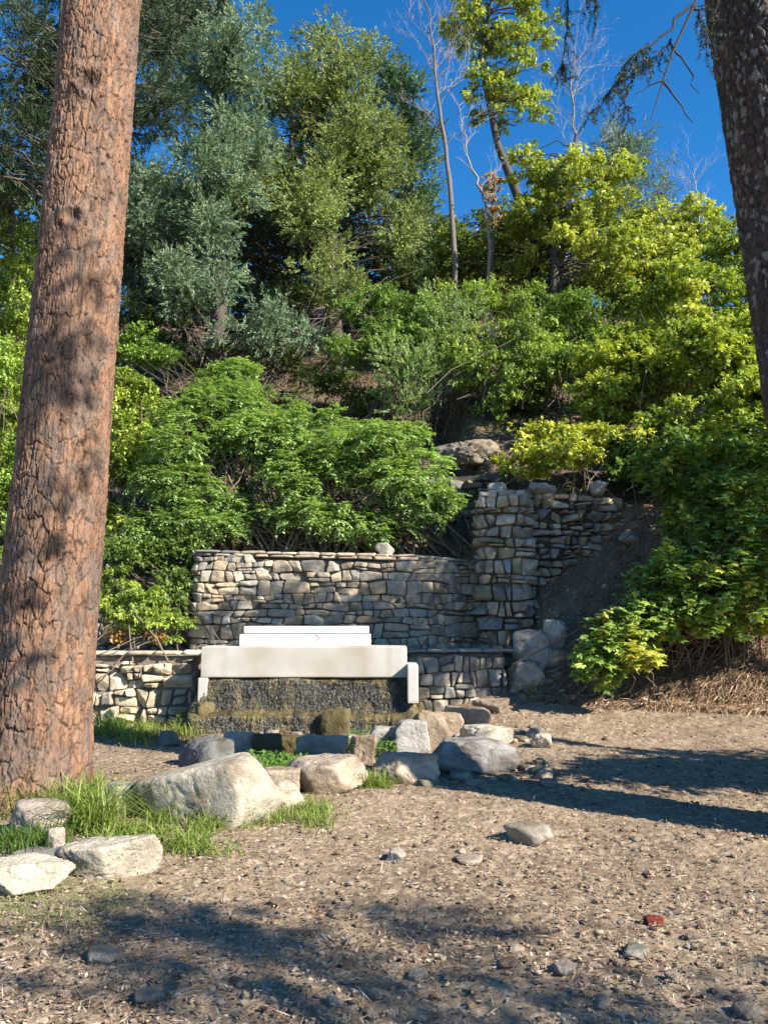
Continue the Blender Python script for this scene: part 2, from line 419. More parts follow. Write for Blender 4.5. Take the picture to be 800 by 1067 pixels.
    q = np.stack([i[:-1], i[1:], j[1:], j[:-1]], -1).reshape(-1, 4)
    q = np.concatenate([q, [[0, 1, 2, 3]], [[m*4-1, m*4-2, m*4-3, m*4-4]]])
    K.add(o_.reshape(-1, 3), q, col=core); link('mortar', K, M_soil, root, smooth=False)
    if cap:
        C_ = Geo()
        for row in range(cap if isinstance(cap, int) and cap is not True else 1):
            for back in range(max(1, int(thick/.24))):
                u = r.uniform(-.1, 0)
                while u < L:
                    ww = r.uniform(*capw); x, y, nx_, ny_ = at(min(L, max(0, u+ww/2)))
                    hh = caph*r.uniform(.75, 1.3)*(r.uniform(.7, 1.8) if caph > .08 else 1); dp = r.uniform(.24, .36)
                    v, t = rockv(3, (ww*1.0, dp, hh), int(r.integers(1e6)), p=14, rot=0, rough=.05, planes=9)
                    n_, _ = ico(3); 
                    box = np.sign(n_)*np.abs(n_)**.35; v = v*.45+box*np.array([ww, dp, hh])*.5*.62
                    a = math.atan2(-nx_, ny_)+r.normal()*.07+PI; ca, sa = math.cos(a), math.sin(a)
                    tx = r.normal()*.02; v[:, 2] += v[:, 0]*tx
                    v = v@np.array([[ca, -sa, 0], [sa, ca, 0], [0, 0, 1]]).T
                    off = .1+back*.24-.03*r.random()
                    v = v+np.array([x-nx_*off, y-ny_*off, topf(u)+caph*(row+.35)])
                    bc = np.array(palette[r.integers(len(palette))])*r.uniform(.9, 1.25)
                    C_.add(v, t=t, col=bc); u += ww*.97
        link('coping', C_, M_wall, root)
    return root
TAN = [tuple(np.array(c)*np.array([.97, .91, .81])) for c in [(.42, .36, .28), (.36, .31, .25), (.46, .41, .33), (.30, .27, .24), (.38, .32, .25), (.27, .25, .235), (.40, .38, .34), (.34, .27, .20)]]
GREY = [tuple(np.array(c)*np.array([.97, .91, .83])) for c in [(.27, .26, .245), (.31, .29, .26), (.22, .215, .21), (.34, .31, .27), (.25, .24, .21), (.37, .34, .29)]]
BUFF = [tuple(np.array(c)*np.array([.98, .92, .82])) for c in [(.52, .45, .34), (.46, .40, .31), (.40, .35, .28), (.33, .29, .23), (.50, .44, .35)]]

wx = [-2.91, -2.91, -1.2, .35, .7, 1.0, 1.3, 1.6]
mp = [(-2.95, 13.3), (-2.92, 12.05), (-2.86, 12.0), (-1.2, 12.0), (.35, 12.0), (.7, wall_y(.7)), (1.0, wall_y(1.0)), (1.3, wall_y(1.3)), (1.62, 12.9)]
stone_wall('stone_wall', 'tall curved dry stone retaining wall of blocky tan and grey stones behind the concrete spout', [tuple(map(float, p)) for p in mp], .8, 2.44, (.085, .21), (.16, .44), 11, TAN+TAN+GREY[:3], proud=.05, gap=.005, pr=(8, 22), layout='blocks', tilt=.07, cap=2, caph=.046, capw=(.18, .45), slopetop=-.022)
stone_wall('stone_wall', 'tall stone pier with an olive-tinged left face beside the curved wall', [(1.80, 13.3), (1.58, 12.42), (1.66, 12.32), (2.10, 12.26), (2.24, 12.36), (2.36, 12.8)], .3, 3.40, (.11, .27), (.14, .36), 23, GREY+TAN[:4], proud=.11, gap=.008, pr=(6, 16), layout='blocks', cap=1, caph=.09, capw=(.15, .34), tilt=.18, rough=.03, jit=.45, slopetop=-.01, thick=.5, moss=.12)
stone_wall('stone_wall', 'crumbling rubble wall right of the pier breaking off into the dirt bank', [(2.30, 12.70), (3.0, 12.82), (3.6, 12.9), (4.0, 13.1)], .9, 3.46, (.09, .20), (.12, .34), 29, GREY+GREY+TAN[:3], proud=.12, gap=.014, pr=(5, 16), layout='blocks', cap=1, caph=.10, capw=(.12, .34), tilt=.3, rough=.035, jit=.8, slopetop=-.06, thick=.5, moss=.05, core=(.06, .046, .036))
stone_wall('stone_wall', 'knee-high wall of pale rounded stones with flat coping beside the pine trunk', [(-6.2, 10.75), (-4.2, 10.8), (-2.68, 10.85), (-2.6, 10.85)], -.15, .955, (.12, .26), (.16, .42), 35, BUFF, layout='blocks', proud=.075, gap=.011, cap=1, caph=.06, capw=(.35, .8), tilt=.16, rough=.02, jit=.6, core=(.19, .155, .115), pr=(5, 18))
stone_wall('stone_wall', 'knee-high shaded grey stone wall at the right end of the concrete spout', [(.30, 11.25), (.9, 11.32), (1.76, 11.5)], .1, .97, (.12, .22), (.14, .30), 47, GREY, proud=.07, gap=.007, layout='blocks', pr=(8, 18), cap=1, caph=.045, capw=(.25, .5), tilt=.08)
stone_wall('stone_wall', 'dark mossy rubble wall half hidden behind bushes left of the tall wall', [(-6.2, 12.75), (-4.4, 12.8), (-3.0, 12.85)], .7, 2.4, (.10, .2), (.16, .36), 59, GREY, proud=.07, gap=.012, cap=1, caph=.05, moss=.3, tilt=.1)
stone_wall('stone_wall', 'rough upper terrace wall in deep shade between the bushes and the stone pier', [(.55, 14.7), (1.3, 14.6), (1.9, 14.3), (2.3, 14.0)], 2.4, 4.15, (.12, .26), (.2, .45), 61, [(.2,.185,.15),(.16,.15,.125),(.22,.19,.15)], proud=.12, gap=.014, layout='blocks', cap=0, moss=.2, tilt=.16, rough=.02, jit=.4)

# ------------------------------------------------------------------ concrete spout with moss curtain
def rbox(geo, x0, x1, y0, y1, z0, z1, col, n=10, r=.02, amp=.003, seed=1):
    """box with rounded, slightly uneven faces"""
    a = np.linspace(-1, 1, n); vs = []; qs = []
    fs = [(0, 1), (0, -1), (1, 1), (1, -1), (2, 1), (2, -1)]; base = 0
    hx, hy, hz = (x1-x0)/2, (y1-y0)/2, (z1-z0)/2; hd = np.array([hx, hy, hz]); V = []
    for ax, s in fs:
        uu, vv = np.meshgrid(a, a); p = np.zeros(uu.shape+(3,)); o = [k for k in range(3) if k != ax]
        p[..., ax] = s; p[..., o[0]] = uu; p[..., o[1]] = vv
        for k in o: p[..., k] = np.sign(p[..., k])*np.abs(p[..., k])**.45
        i = np.arange(n*n).reshape(n, n)+base; q = np.stack([i[:-1, :-1], i[:-1, 1:], i[1:, 1:], i[1:, :-1]], -1).reshape(-1, 4)
        flip = (s > 0) == (ax == 1)
        qs.append(q[:, ::-1] if flip else q); V.append(p.reshape(-1, 3)); base += n*n
    p = np.concatenate(V)*hd
    c = np.clip(p, -(hd-r), hd-r); dd = p-c; l = np.linalg.norm(dd, axis=1, keepdims=True)
    p = np.where(l > 1e-9, c+dd/np.maximum(l, 1e-9)*np.minimum(r, l*1.0+0*l), p)
    p = p+np.array([(x0+x1)/2, (y0+y1)/2, (z0+z1)/2])
    p = p+amp*np.stack([fbm(p*6, seed+k, 3) for k in range(3)], -1)
    geo.add(p, np.concatenate(qs), col=col)
YL = 10.30
a = P(210, 673.5, YL); b = P(424, 706, YL)
CT, CB = a[2], b[2]; XL, XR = a[0], b[0]
sp = thing('concrete_fountain', 'pale concrete spring spout with a wet mossy curtain under its lip', 'fountain', ((XL+XR)/2, YL, 0))
cc = (.41, .385, .345)
g = Geo(); rbox(g, XL, XR, YL, YL+.5, CB, CT, cc, n=24, r=.015)
st_v = g.v[0]; sx = P(375, 690, YL)[0]
m_ = np.exp(-((st_v[:, 0]-sx)/.07)**2)*.35+.16*sst(.35, .7, vn(st_v*np.array([14, 1, 1.5]), 5))+.12*sst(.45, .7, vn(st_v*np.array([2.5, 1, 5]), 15))
g.c[0] = g.c[0]*(1-m_[:, None]*np.array([.6, .75, 1.0])); link('lintel', g, M_conc, sp)
zb_l = P(210, 732, YL)[2]
g = Geo(); rbox(g, XL-.03, XL+.10, YL-.03, YL+.45, zb_l, CB+.0-.002, cc, r=.02); link('side_pier', g, M_conc, sp)
xr0, xr1 = P(411, 700, YL)[0], P(435, 700, YL)[0]; zt = P(435, 692, YL-.1)[2]
g = Geo(); rbox(g, xr1-.14, xr1, YL-.22, YL+.5, P(435, 731, YL)[2], zt, cc, r=.014); link('side_pier', g, M_conc, sp)
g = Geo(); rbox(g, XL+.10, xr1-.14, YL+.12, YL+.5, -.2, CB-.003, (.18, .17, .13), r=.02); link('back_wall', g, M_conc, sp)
# moss curtain: a lumpy sheet that steps out over a lower ledge
nu, nv = 420, 150
U, V = np.meshgrid(np.linspace(0, 1, nu), np.linspace(0, 1, nv))
zt_, zb_ = CB-.005, .0
wd_ = .17*sst(.1, .8, V); x = XL-.02-wd_+(xr1-.13-XL+.02+2*wd_)*U; z = zt_+(zb_-zt_)*V
e = np.sin(np.clip((U*(1-U))*30, 0, PI/2))
Vn = V+.05*fbm(np.stack([x*2.5, 0*x, 0*x], -1), 6, 3)*e
prof = np.interp(Vn, [0, .06, .5, .62, .70, .85, 1], [-.02, .05, .10, .13, .26, .27, .30])
rid = 1-np.abs(fbm(np.stack([x*24+z*5, z*17, 0*x], -1), 81, 5))*2
rid2 = fbm(np.stack([x*45, z*11, 0*x], -1), 86, 3)
out = prof+.018*rid+.014*rid2+.06*fbm(np.stack([x*2.5, z*2, 0*x], -1), 8, 3)
y = YL+.04-out*e+.02
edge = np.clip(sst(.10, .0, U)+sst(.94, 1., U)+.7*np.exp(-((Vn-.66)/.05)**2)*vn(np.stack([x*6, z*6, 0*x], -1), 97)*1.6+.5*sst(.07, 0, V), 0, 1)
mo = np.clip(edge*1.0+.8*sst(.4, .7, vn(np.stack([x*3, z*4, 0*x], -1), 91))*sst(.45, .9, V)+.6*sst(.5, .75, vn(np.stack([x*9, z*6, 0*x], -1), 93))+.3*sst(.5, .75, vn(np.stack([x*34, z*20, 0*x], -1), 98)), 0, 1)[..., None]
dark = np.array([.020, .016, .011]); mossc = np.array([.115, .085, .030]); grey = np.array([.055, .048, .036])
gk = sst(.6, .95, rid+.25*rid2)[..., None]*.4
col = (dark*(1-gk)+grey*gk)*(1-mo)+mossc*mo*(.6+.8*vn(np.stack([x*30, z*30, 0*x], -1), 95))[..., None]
i = np.arange(nu*nv).reshape(nv, nu); q = np.stack([i[:-1, :-1], i[1:, :-1], i[1:, 1:], i[:-1, 1:]], -1).reshape(-1, 4)
g = Geo(); g.add(np.stack([x, y, z], -1).reshape(-1, 3), q, col=col.reshape(-1, 3)); mc = link('moss_curtain', g, M_moss, sp)
r = np.random.default_rng(5); n = 30000; uu = r.integers(0, nu, n); vv = (r.random(n)**.9*(nv-14)).astype(int)
o = np.stack([x[vv, uu], y[vv, uu]-.004, z[vv, uu]], -1); mm = mo[vv, uu]
d = np.stack([r.normal(size=n)*.35, -.3+r.normal(size=n)*.25, -np.ones(n)], -1)
c = (np.array([.032, .027, .019])*(1-mm)+np.array([.13, .10, .032])*mm)*r.uniform(.5, 1.7, (n, 1))
hi = r.random(n) < .045; c[hi] = np.array([.26, .245, .20])  # a few strands coloured pale as painted wet glints
g = Geo(); leaves(g, o, d, np.tile([0, -1., .2], (n, 1))+r.normal(size=(n, 3))*.5, r.uniform(.006, .026, n), r.uniform(.005, .013, n), c); link('moss_and_glints', g, M_moss, sp)
# two white boards on the lintel
def plank(px0, px1, py0, py1, Y, dep, label, seed):
    A = P(px0, py0, Y); B = P(px1, py1, Y); g = Geo(); rbox(g, A[0], B[0], Y, Y+dep, B[2], A[2], (.80, .80, .79), n=14, r=.006, amp=.002, seed=seed)
    return tag(link('plank', g, M_plank, origin=((A[0]+B[0])/2, Y, B[2])), label, 'plank', 'white boards on the spout'), A, B
zt = CT+.003
p1, A1, B1 = plank(250, 386, 660.8, 673.2, YL+.04, .20, 'lower white painted board lying on the concrete lintel', 3)
for v in p1.data.vertices: pass
p2, A2, B2 = plank(254.5, 384, 652.5, 659.6, YL+.10, .26, 'upper narrower white board stacked on top of the other white board', 9)
def dz_obj(o, dz): o.location.z += dz
dz_obj(p1, zt-B1[2]+.0); dz_obj(p2, (A1[2]+zt-B1[2])+.012-B2[2])
h1 = zt-B1[2]; h2 = (A1[2]+zt-B1[2])+.012-B2[2]
def mark(pts, Y, dz, parent, wd=.012):
    g = Geo(); pr = [P(a, b, Y-.004)+np.array([0, 0, dz]) for a, b in pts]
    for s_, e_ in zip(pr[:-1], pr[1:]):
        d = nrm(e_-s_); n_ = np.cross(d, [0, 1., 0])*wd/2
        v = []
        for yy in (0, .006):
            for q_ in (s_-n_, s_+n_, e_+n_, e_-n_): v.append(q_+np.array([0, yy, 0]))
        g.add(v, [[0, 1, 2, 3], [7, 6, 5, 4], [0, 4, 5, 1], [1, 5, 6, 2], [2, 6, 7, 3], [3, 7, 4, 0]], col=(.16, .17, .17))
    link('dark_mark', g, M_mark, parent, smooth=False)  # thin dark strokes set just proud of the board face
mark([(323, 656.8), (334, 653.8)], YL+.10, h2, p2)
mark([(328, 661.2), (333.5, 664.6), (325, 671.8)], YL+.04, h1, p1)
# small spacer under the upper board
g = Geo(); s0 = P(257, 660, YL+.08); rbox(g, s0[0], s0[0]+.06, YL+.12, YL+.3, A1[2]+h1-.002, A1[2]+h1+.014, (.1, .09, .08), n=4, r=.002); link('spacer', g, M_wood, p2)

# ------------------------------------------------------------------ big trunks with plated bark
def voro(u, v, per, seed):
    """F1,F2 and id of jittered cells; u wraps at per"""
    iu = np.floor(u).astype(np.int64); iv = np.floor(v).astype(np.int64)
    f1 = np.full(u.shape, 9.); f2 = np.full(u.shape, 9.); idd = np.zeros(u.shape)
    for a in (-1, 0, 1):
        for b in (-1, 0, 1):
            cu = iu+a; cv = iv+b; w_ = np.mod(cu, per)
            px_ = cu+.12+.76*_h(w_, cv, 0*cu, seed); py_ = cv+.12+.76*_h(w_, cv, 0*cu+1, seed)
            d = np.hypot(u-px_, v-py_); hid = _h(w_, cv, 0*cu+2, seed)
            nf1 = np.minimum(f1, d); idd = np.where(d < f1, hid, idd); f2 = np.where(d < f1, f1, np.minimum(f2, d)); f1 = nf1
    return f1, f2, idd
def big_trunk(name, part, p0, p1, r0, r1, flare, seed, plate, colA, colB, fis, depth, parent, na=300, fw=.10, nz=900, knots=(), mat=None, lichen=0):
    t = np.linspace(0, 1, nz); a = np.linspace(0, 2*PI, na, endpoint=False); A, T = np.meshgrid(a, t)
    p0 = np.array(p0, float); p1 = np.array(p1, float); L = np.linalg.norm(p1-p0); ax = p0+(p1-p0)*T[..., None]
    R = r0+(r1-r0)*T+flare*np.exp(-T*L/.35)*(1+.35*np.sin(A*5+seed))
    R = R*(1+.03*fbm(np.stack([np.cos(A)*1.2, np.sin(A)*1.2, T*L*.8], -1), seed, 3))
    per = plate[0]; cvh = plate[1]
    wp = fbm(np.stack([np.cos(A)*3, np.sin(A)*3, T*L*3.0], -1), seed+4, 3); wq = fbm(np.stack([np.cos(A)*5, np.sin(A)*5, T*L*5], -1), seed+9, 3)
    u = A/(2*PI)*per+.55*wp; v = T*L/cvh+.5*wq
    f1, f2, cid = voro(u, v, per, seed); e = f2-f1
    u2 = A/(2*PI)*per*3+.5*wq; v2 = T*L/cvh*2.2+.6*wp
    g1, g2, cid2 = voro(u2, v2, per*3, seed+1); e2 = g2-g1
    fm = .35+1.3*vn(np.stack([np.cos(A)*4, np.sin(A)*4, T*L*2.2], -1), seed+20)
    pl = sst(0, fw*fm, e); pl = np.maximum(pl, sst(.55, .75, vn(np.stack([np.cos(A)*6, np.sin(A)*6, T*L*5], -1), seed+31))); pl2 = sst(0, .16, e2)
    strk = np.abs(fbm(np.stack([np.cos(A)*R*26, np.sin(A)*R*26, T*L*6], -1), seed+40, 5)); crack = 1-sst(.01, .15, strk)
    rough = fbm(np.stack([np.cos(A)*R*30, np.sin(A)*R*30, T*L*16], -1), seed+7, 4)
    dsp = depth*(pl*(.75+.5*cid)-1)+depth*.38*(pl2*(.6+.8*cid2)-.6)+depth*.35*rough-depth*.45*crack
    for (ka, kz, kr) in knots:
        dd = np.hypot(np.angle(np.exp(1j*(A-ka)))*r0/kr, (T*L-kz)/kr*1.25)
        dsp = dsp+kr*.20*np.exp(-((dd-1)/.4)**2)*(1+.8*rough)-kr*.28*np.exp(-(dd/.6)**2)
        pl = pl*(1-.8*np.exp(-(dd/.7)**2))
    Rr = R+dsp
    X = ax[..., 0]+Rr*np.cos(A); Y_ = ax[..., 1]+Rr*np.sin(A); Zz = ax[..., 2]
    tone = .5+.5*fbm(np.stack([np.cos(A)*1.6, np.sin(A)*1.6, T*L*1.1], -1), seed+2, 4)
    k = np.clip(tone*1.4-.2+.35*(cid2-.5)+.3*(cid-.5), 0, 1)[..., None]
    col = np.array(colA)*(1-k)+np.array(colB)*k
    col = col*(.85+.35*cid2)[..., None]
    f = np.clip(1-pl*(.72+.28*pl2)*(1-.75*crack), 0, 1)[..., None]; col = col*(1+.22*rough[..., None]); col = col*(1-f*.85)+np.array(fis)*f*.85
    gp = sst(.5, .72, vn(np.stack([np.cos(A)*5, np.sin(A)*5, T*L*7], -1), seed+51))[..., None]*.35; col = col*(1-gp)+col.mean()*np.array([.95, .9, .85])*gp
    if lichen:
        l = sst(.64, .70, vn(np.stack([np.cos(A)*R*42, np.sin(A)*R*42, T*L*26], -1)+seed, 66)*.75+.25*vn(np.stack([np.cos(A)*R*9, np.sin(A)*R*9, T*L*6], -1)+seed, 67))[..., None]*pl[..., None]*lichen
        col = col*(1-l)+np.array([.22, .205, .175])*l
    i = np.arange(na*nz).reshape(nz, na); j = np.roll(i, -1, 1)
    q = np.stack([i[:-1], j[:-1], j[1:], i[1:]], -1).reshape(-1, 4)
    g = Geo(); g.add(np.stack([X, Y_, Zz], -1).reshape(-1, 3), q, col=col.reshape(-1, 3))
    return link(part, g, mat or M_bark, parent)
YT = 6.55
lb = P(35, 822, YT); lt = P(108, 0, YT+.1)
dirv = (lt-lb)/(lt[2]-lb[2])
lb0 = lb+dirv*(-.15-lb[2]); ltop = lb+dirv*(9.2-lb[2])
pine = thing('pine_tree', 'huge pine with orange-brown plated bark leaning at the left edge', 'tree', lb0)
big_trunk('t', 'trunk', lb0, ltop, .405, .315, .12, 5, (34, .19), (.265, .140, .078), (.120, .078, .056), (.020, .013, .010), .019, pine, na=340, nz=1150,
          knots=[(-PI/2+.25, 6.35, .15), (-PI/2+.15, 5.05, .11), (-PI/2-.1, 3.75, .07)])

def bough(limb, leafg, a, b, r0, seed, col, sag=.08, side=9, needle=.05, dens=1.0, hang=.25, colb=None, blen=.4):
    """conifer branch with side twigs and short needles all along"""
    r = np.random.default_rng(seed); pts = curve(a, b, sag, .10, 9, seed); L = np.linalg.norm(np.array(b)-np.array(a))
    tube(limb, pts, np.linspace(r0, r0*.25, 9), 6, (.10, .075, .055))
    d0 = nrm(np.array(b, float)-np.array(a, float)); sd_ = nrm(np.cross(d0, [0, 0, 1]))
    os_, ds_ = [], []
    for k in range(int(side*L)):
        t = r.uniform(.15, 1.0); ip = t*8; i0 = min(7, int(ip)); p = pts[i0]+(pts[i0+1]-pts[i0])*(ip-i0)
        tw = nrm(d0*r.uniform(.3, .9)+sd_*r.choice([-1, 1])*r.uniform(.3, 1)+np.array([0, 0, -hang*r.uniform(.3, 2)])); l = blen*r.uniform(.4, 1.2)*(1.2-.5*t)
        e = p+tw*l+np.array([0, 0, -hang*l*.5]); cp = curve(p, e, .05, .08, 5, int(r.integers(1e6)))
        tube(limb, cp, np.linspace(.006, .002, 5), 4, (.10, .075, .055))
        m = int(170*l*dens/ .4); tt = r.random(m)*4; ii = np.minimum(3, tt.astype(int)); o = cp[ii]+(cp[ii+1]-cp[ii])*(tt-ii)[:, None]
        os_.append(o); ds_.append(tw*.7+rdir(r, m)*.75)
    if os_:
        o = np.concatenate(os_); d = np.concatenate(ds_); m = len(o)
        c = np.array(col)*r.uniform(.6, 1.4, (m, 1))
        if colb is not None: c = np.where(r.random((m, 1)) < .4, np.array(colb)*r.uniform(.7, 1.3, (m, 1)), c)
        leaves(leafg, o, d, rdir(r, m), r.uniform(.7, 1.3, m)*needle, np.full(m, needle*.16)*r.uniform(.8, 1.4, m), c)
# crown of the pine, above the picture
lg, ng = Geo(), Geo(); r = np.random.default_rng(2)
for k in range(22):
    zz = r.uniform(8.2, 9.2+2.5); t = min(1, (zz-lb0[2])/(ltop[2]-lb0[2])); ax = lb0+dirv*(zz-lb0[2]); an = r.uniform(0, 2*PI); l = r.uniform(1.2, 2.6)
    bough(lg, ng, ax, ax+np.array([math.cos(an)*l, math.sin(an)*l, .2]), .045, 100+k, (.06, .10, .035), side=8, needle=.12, dens=.4, blen=.5)
tube(lg, [ltop-dirv*.1, ltop+dirv*2.8], [.30, .12], 12, (.3, .2, .13))
link('limbs', lg, M_wood, pine); link('crown', ng, M_leafdark, pine)
# right-hand fir
YR = 5.3
e0, e1 = P(746, 0, YR), P(811, 430, YR)
dv = (e0-e1)/(e0[2]-e1[2]); rb = e1+dv*(-.15-e1[2])+np.array([.38, .1, 0]); rt = e1+dv*(9.0-e1[2])+np.array([.345, .1, 0])
fir = thing('fir_tree', 'dark rough-barked fir trunk with pale lichen flecks at the right edge', 'tree', rb)
big_trunk('t', 'trunk', rb, rt, .38, .335, .08, 15, (34, .09), (.055, .040, .032), (.095, .062, .045), (.025, .019, .015), .018, fir, na=340, nz=1000, mat=M_bark2, lichen=.8, fw=.16)
lg, ng = Geo(), Geo(); r = np.random.default_rng(12)
def hb(pxs, Yv, r0, seed, **kw):      # hanging boughs given by the points they pass
    for (a, b) in zip(pxs[:-1], pxs[1:]):
        bough(lg, ng, P(a[0], a[1], a[2] if len(a) > 2 else Yv), P(b[0], b[1], b[2] if len(b) > 2 else Yv), r0, seed, (.035, .058, .028), **kw); seed += 1
axr = lambda z_: rb+dv*(z_-rb[2])
big0 = P(735, -60, 5.0)
tube(lg, np.array([axr(6.6), P(760, -120, 4.95), big0, P(725, 0, 5.0), P(700, 55, 5.0), P(690, 85, 5.0), P(678, 125, 5.0)]), [.04, .03, .017, .011, .008, .006, .003], 7, (.035, .028, .022))
tube(lg, curve(P(724, 2, 5), P(676, 50, 5), .03, .05, 6, 3), np.linspace(.011, .007, 6), 6, (.035, .028, .022))
tube(lg, curve(P(698, 44, 5), P(729, 98, 5), .03, .12, 6, 5), np.linspace(.009, .003, 6), 5, (.035, .028, .022))
tube(lg, curve(P(690, 85, 5), P(722, 128, 5), .06, .12, 6, 6), np.linspace(.009, .003, 6), 5, (.035, .028, .022))
tube(lg, curve(P(692, 84, 5), P(660, 98, 5), .02, .08, 5, 8), np.linspace(.007, .002, 5), 5, (.035, .028, .022))
def droop(pxs, Yv, n, ln, seed, wv=.05):
    """fine hanging twiglets strung along a branch"""
    rr = np.random.default_rng(seed); pts = np.array([P(a, b, Yv) for a, b in pxs]); f = np.linspace(0, 1, len(pts)); ff = np.linspace(0, 1, 14)
    cp = np.stack([np.interp(ff, f, pts[:, k]) for k in range(3)], 1)+rr.normal(size=(14, 3))*.008; tube(lg, cp, np.linspace(.009, .003, 14), 5, (.03, .024, .018))
    for k in range(n):
        i_ = rr.integers(0, 13); p = cp[i_]+(cp[i_+1]-cp[i_])*rr.random(); l = ln*rr.uniform(.35, 1.2)
        e = p+np.array([rr.normal()*wv*1.3, rr.normal()*wv*1.6, -l]); c = curve(p, e, .0, .12, 5, int(rr.integers(1e6))); tube(lg, c, np.linspace(.0035, .001, 5), 4, (.05, .04, .03))
        m = int(l*420); t = rr.random(m)*4; ii = np.minimum(3, t.astype(int)); o = c[ii]+(c[ii+1]-c[ii])*(t-ii)[:, None]
        leaves(ng, o, rdir(rr, m)*.8+np.array([0, 0, -.7]), rdir(rr, m), rr.uniform(.018, .034, m), np.full(m, .0048), np.array([.035, .06, .028])*rr.uniform(.5, 1.5, (m, 1)))
droop([(676, 45), (655, 62), (636, 92), (618, 118)], 5, 46, .16, 20)
droop([(700, 40), (680, 62), (664, 66)], 5.05, 16, .13, 22)
droop([(664, 66), (650, 108), (655, 118)], 5.1, 16, .12, 21)
droop([(724, 5), (738, 42)], 5, 14, .13, 23)
droop([(760, -40), (742, 20), (733, 58)], 5.2, 16, .13, 24)
tube(lg, np.array([axr(7.4), P(680, -160, 5.4), P(620, -80, 5.6), P(588, -20, 5.7)]), [.06, .04, .025, .016], 6, (.035, .028, .022))
droop([(588, -25), (590, 25), (587, 60), (588, 84)], 5.7, 34, .14, 25)
droop([(600, -30), (616, -10), (622, 8)], 5.7, 20, .15, 26)
droop([(575, -30), (564, -6)], 5.7, 12, .12, 27)
for k in range(46):
    zz = r.uniform(6.6, 12); an = r.uniform(0, 2*PI); l = r.uniform(1.0, 2.4)*(1.15-zz/16); s_ = axr(zz)
    if math.sin(an) > .25 and zz < 7.6: continue
    bough(lg, ng, s_, s_+np.array([math.cos(an)*l, math.sin(an)*l, -.15]), .04, 300+k, (.035, .058, .028), side=9, hang=.5, dens=.5, blen=.45, needle=.06)
tube(lg, [rt-dv*.1, rt+dv*3.5], [.28, .10], 12, (.1, .075, .055))
link('limbs', lg, M_wood, fir); link('crown', ng, M_leafdark, fir)

LEAFK = 1.62
# ------------------------------------------------------------------ trees and bushes
def sample_blob(r, b, n, lo=.45):
    c, rad = b; u = rdir(r, n); k = r.uniform(lo**3, 1, n)**(1/3)*np.where(r.random(n) < .25, r.uniform(1, 1.28, n), 1)
    return np.array(c)+u*k[:, None]*np.array(rad), u
def foliage(geo, cen, outd, rc, nl, style, L, W, cA, cB, r, sub=10, var=.3):
    """cen: clump centres; each clump is `sub` twigs carrying leaves"""
    n = len(cen); rc = np.broadcast_to(rc, (n,))*(.9 if style in ('broad', 'up') else 1); cm = r.random(n)
    ci = np.repeat(np.arange(n), sub); m = len(ci)
    u = rdir(r, m); 
    if style == 'broad': u[:, 2] = np.abs(u[:, 2])*.9-.25; flat = np.array([1, 1, .7])
    elif style in ('droop', 'tuft'): flat = np.array([1, 1, .85])
    else: flat = np.array([1, 1, .85])
    tw = cen[ci]+u*flat*(rc[ci]*r.uniform(.45, 1, m)**.6)[:, None]
    dtw = nrm(u+outd[ci]*.5+np.array([0, 0, {'broad': .1, 'droop': -.5, 'tuft': .15, 'up': .7, 'needle': .2}.get(style, 0)]))
    per = max(1, nl//sub); li = np.repeat(np.arange(m), per); k = len(li)
    along = r.uniform(-.5, .5, k); tl = rc[ci][li]*.75
    spread = rc[ci][li]*{'broad': .22, 'droop': .13, 'tuft': .16, 'up': .12, 'needle': .12}.get(style, .2)
    o = tw[li]+dtw[li]*(along*tl)[:, None]+rdir(r, k)*(spread*r.random(k))[:, None]
    if style == 'broad':
        d = dtw[li]*.5+rdir(r, k)+np.array([0, 0, -.25]); nn = np.array([0, 0, 1.])+.35*dtw[li]+rdir(r, k)*.55
    elif style == 'droop':
        d = dtw[li]+rdir(r, k)*.45; nn = rdir(r, k)
    else:
        d = dtw[li]+rdir(r, k)*.55; nn = rdir(r, k)
    w = np.clip(.5*cm[ci][li]+.5*r.random(k)+.25*(r.random(m)[li]-.5), 0, 1)[:, None]
    c = np.array(cA)*(1-w)+np.array(cB)*w; c = c*(1+var*(r.random((k, 1))-.5)*1.6)*(1+.25*(cm[ci][li][:, None]-.5))
    leaves(geo, o, d, nn, L*r.uniform(.65, 1.35, k), W*r.uniform(.65, 1.35, k), c, droop=.12 if style == 'broad' else 0)
def blob(px, py, Y, rx, ry, rz=None):
    s = PX(Y); return (P(px, py, Y), (rx*s, (rz if rz else (rx+ry)/2*.9)*s, ry*s))
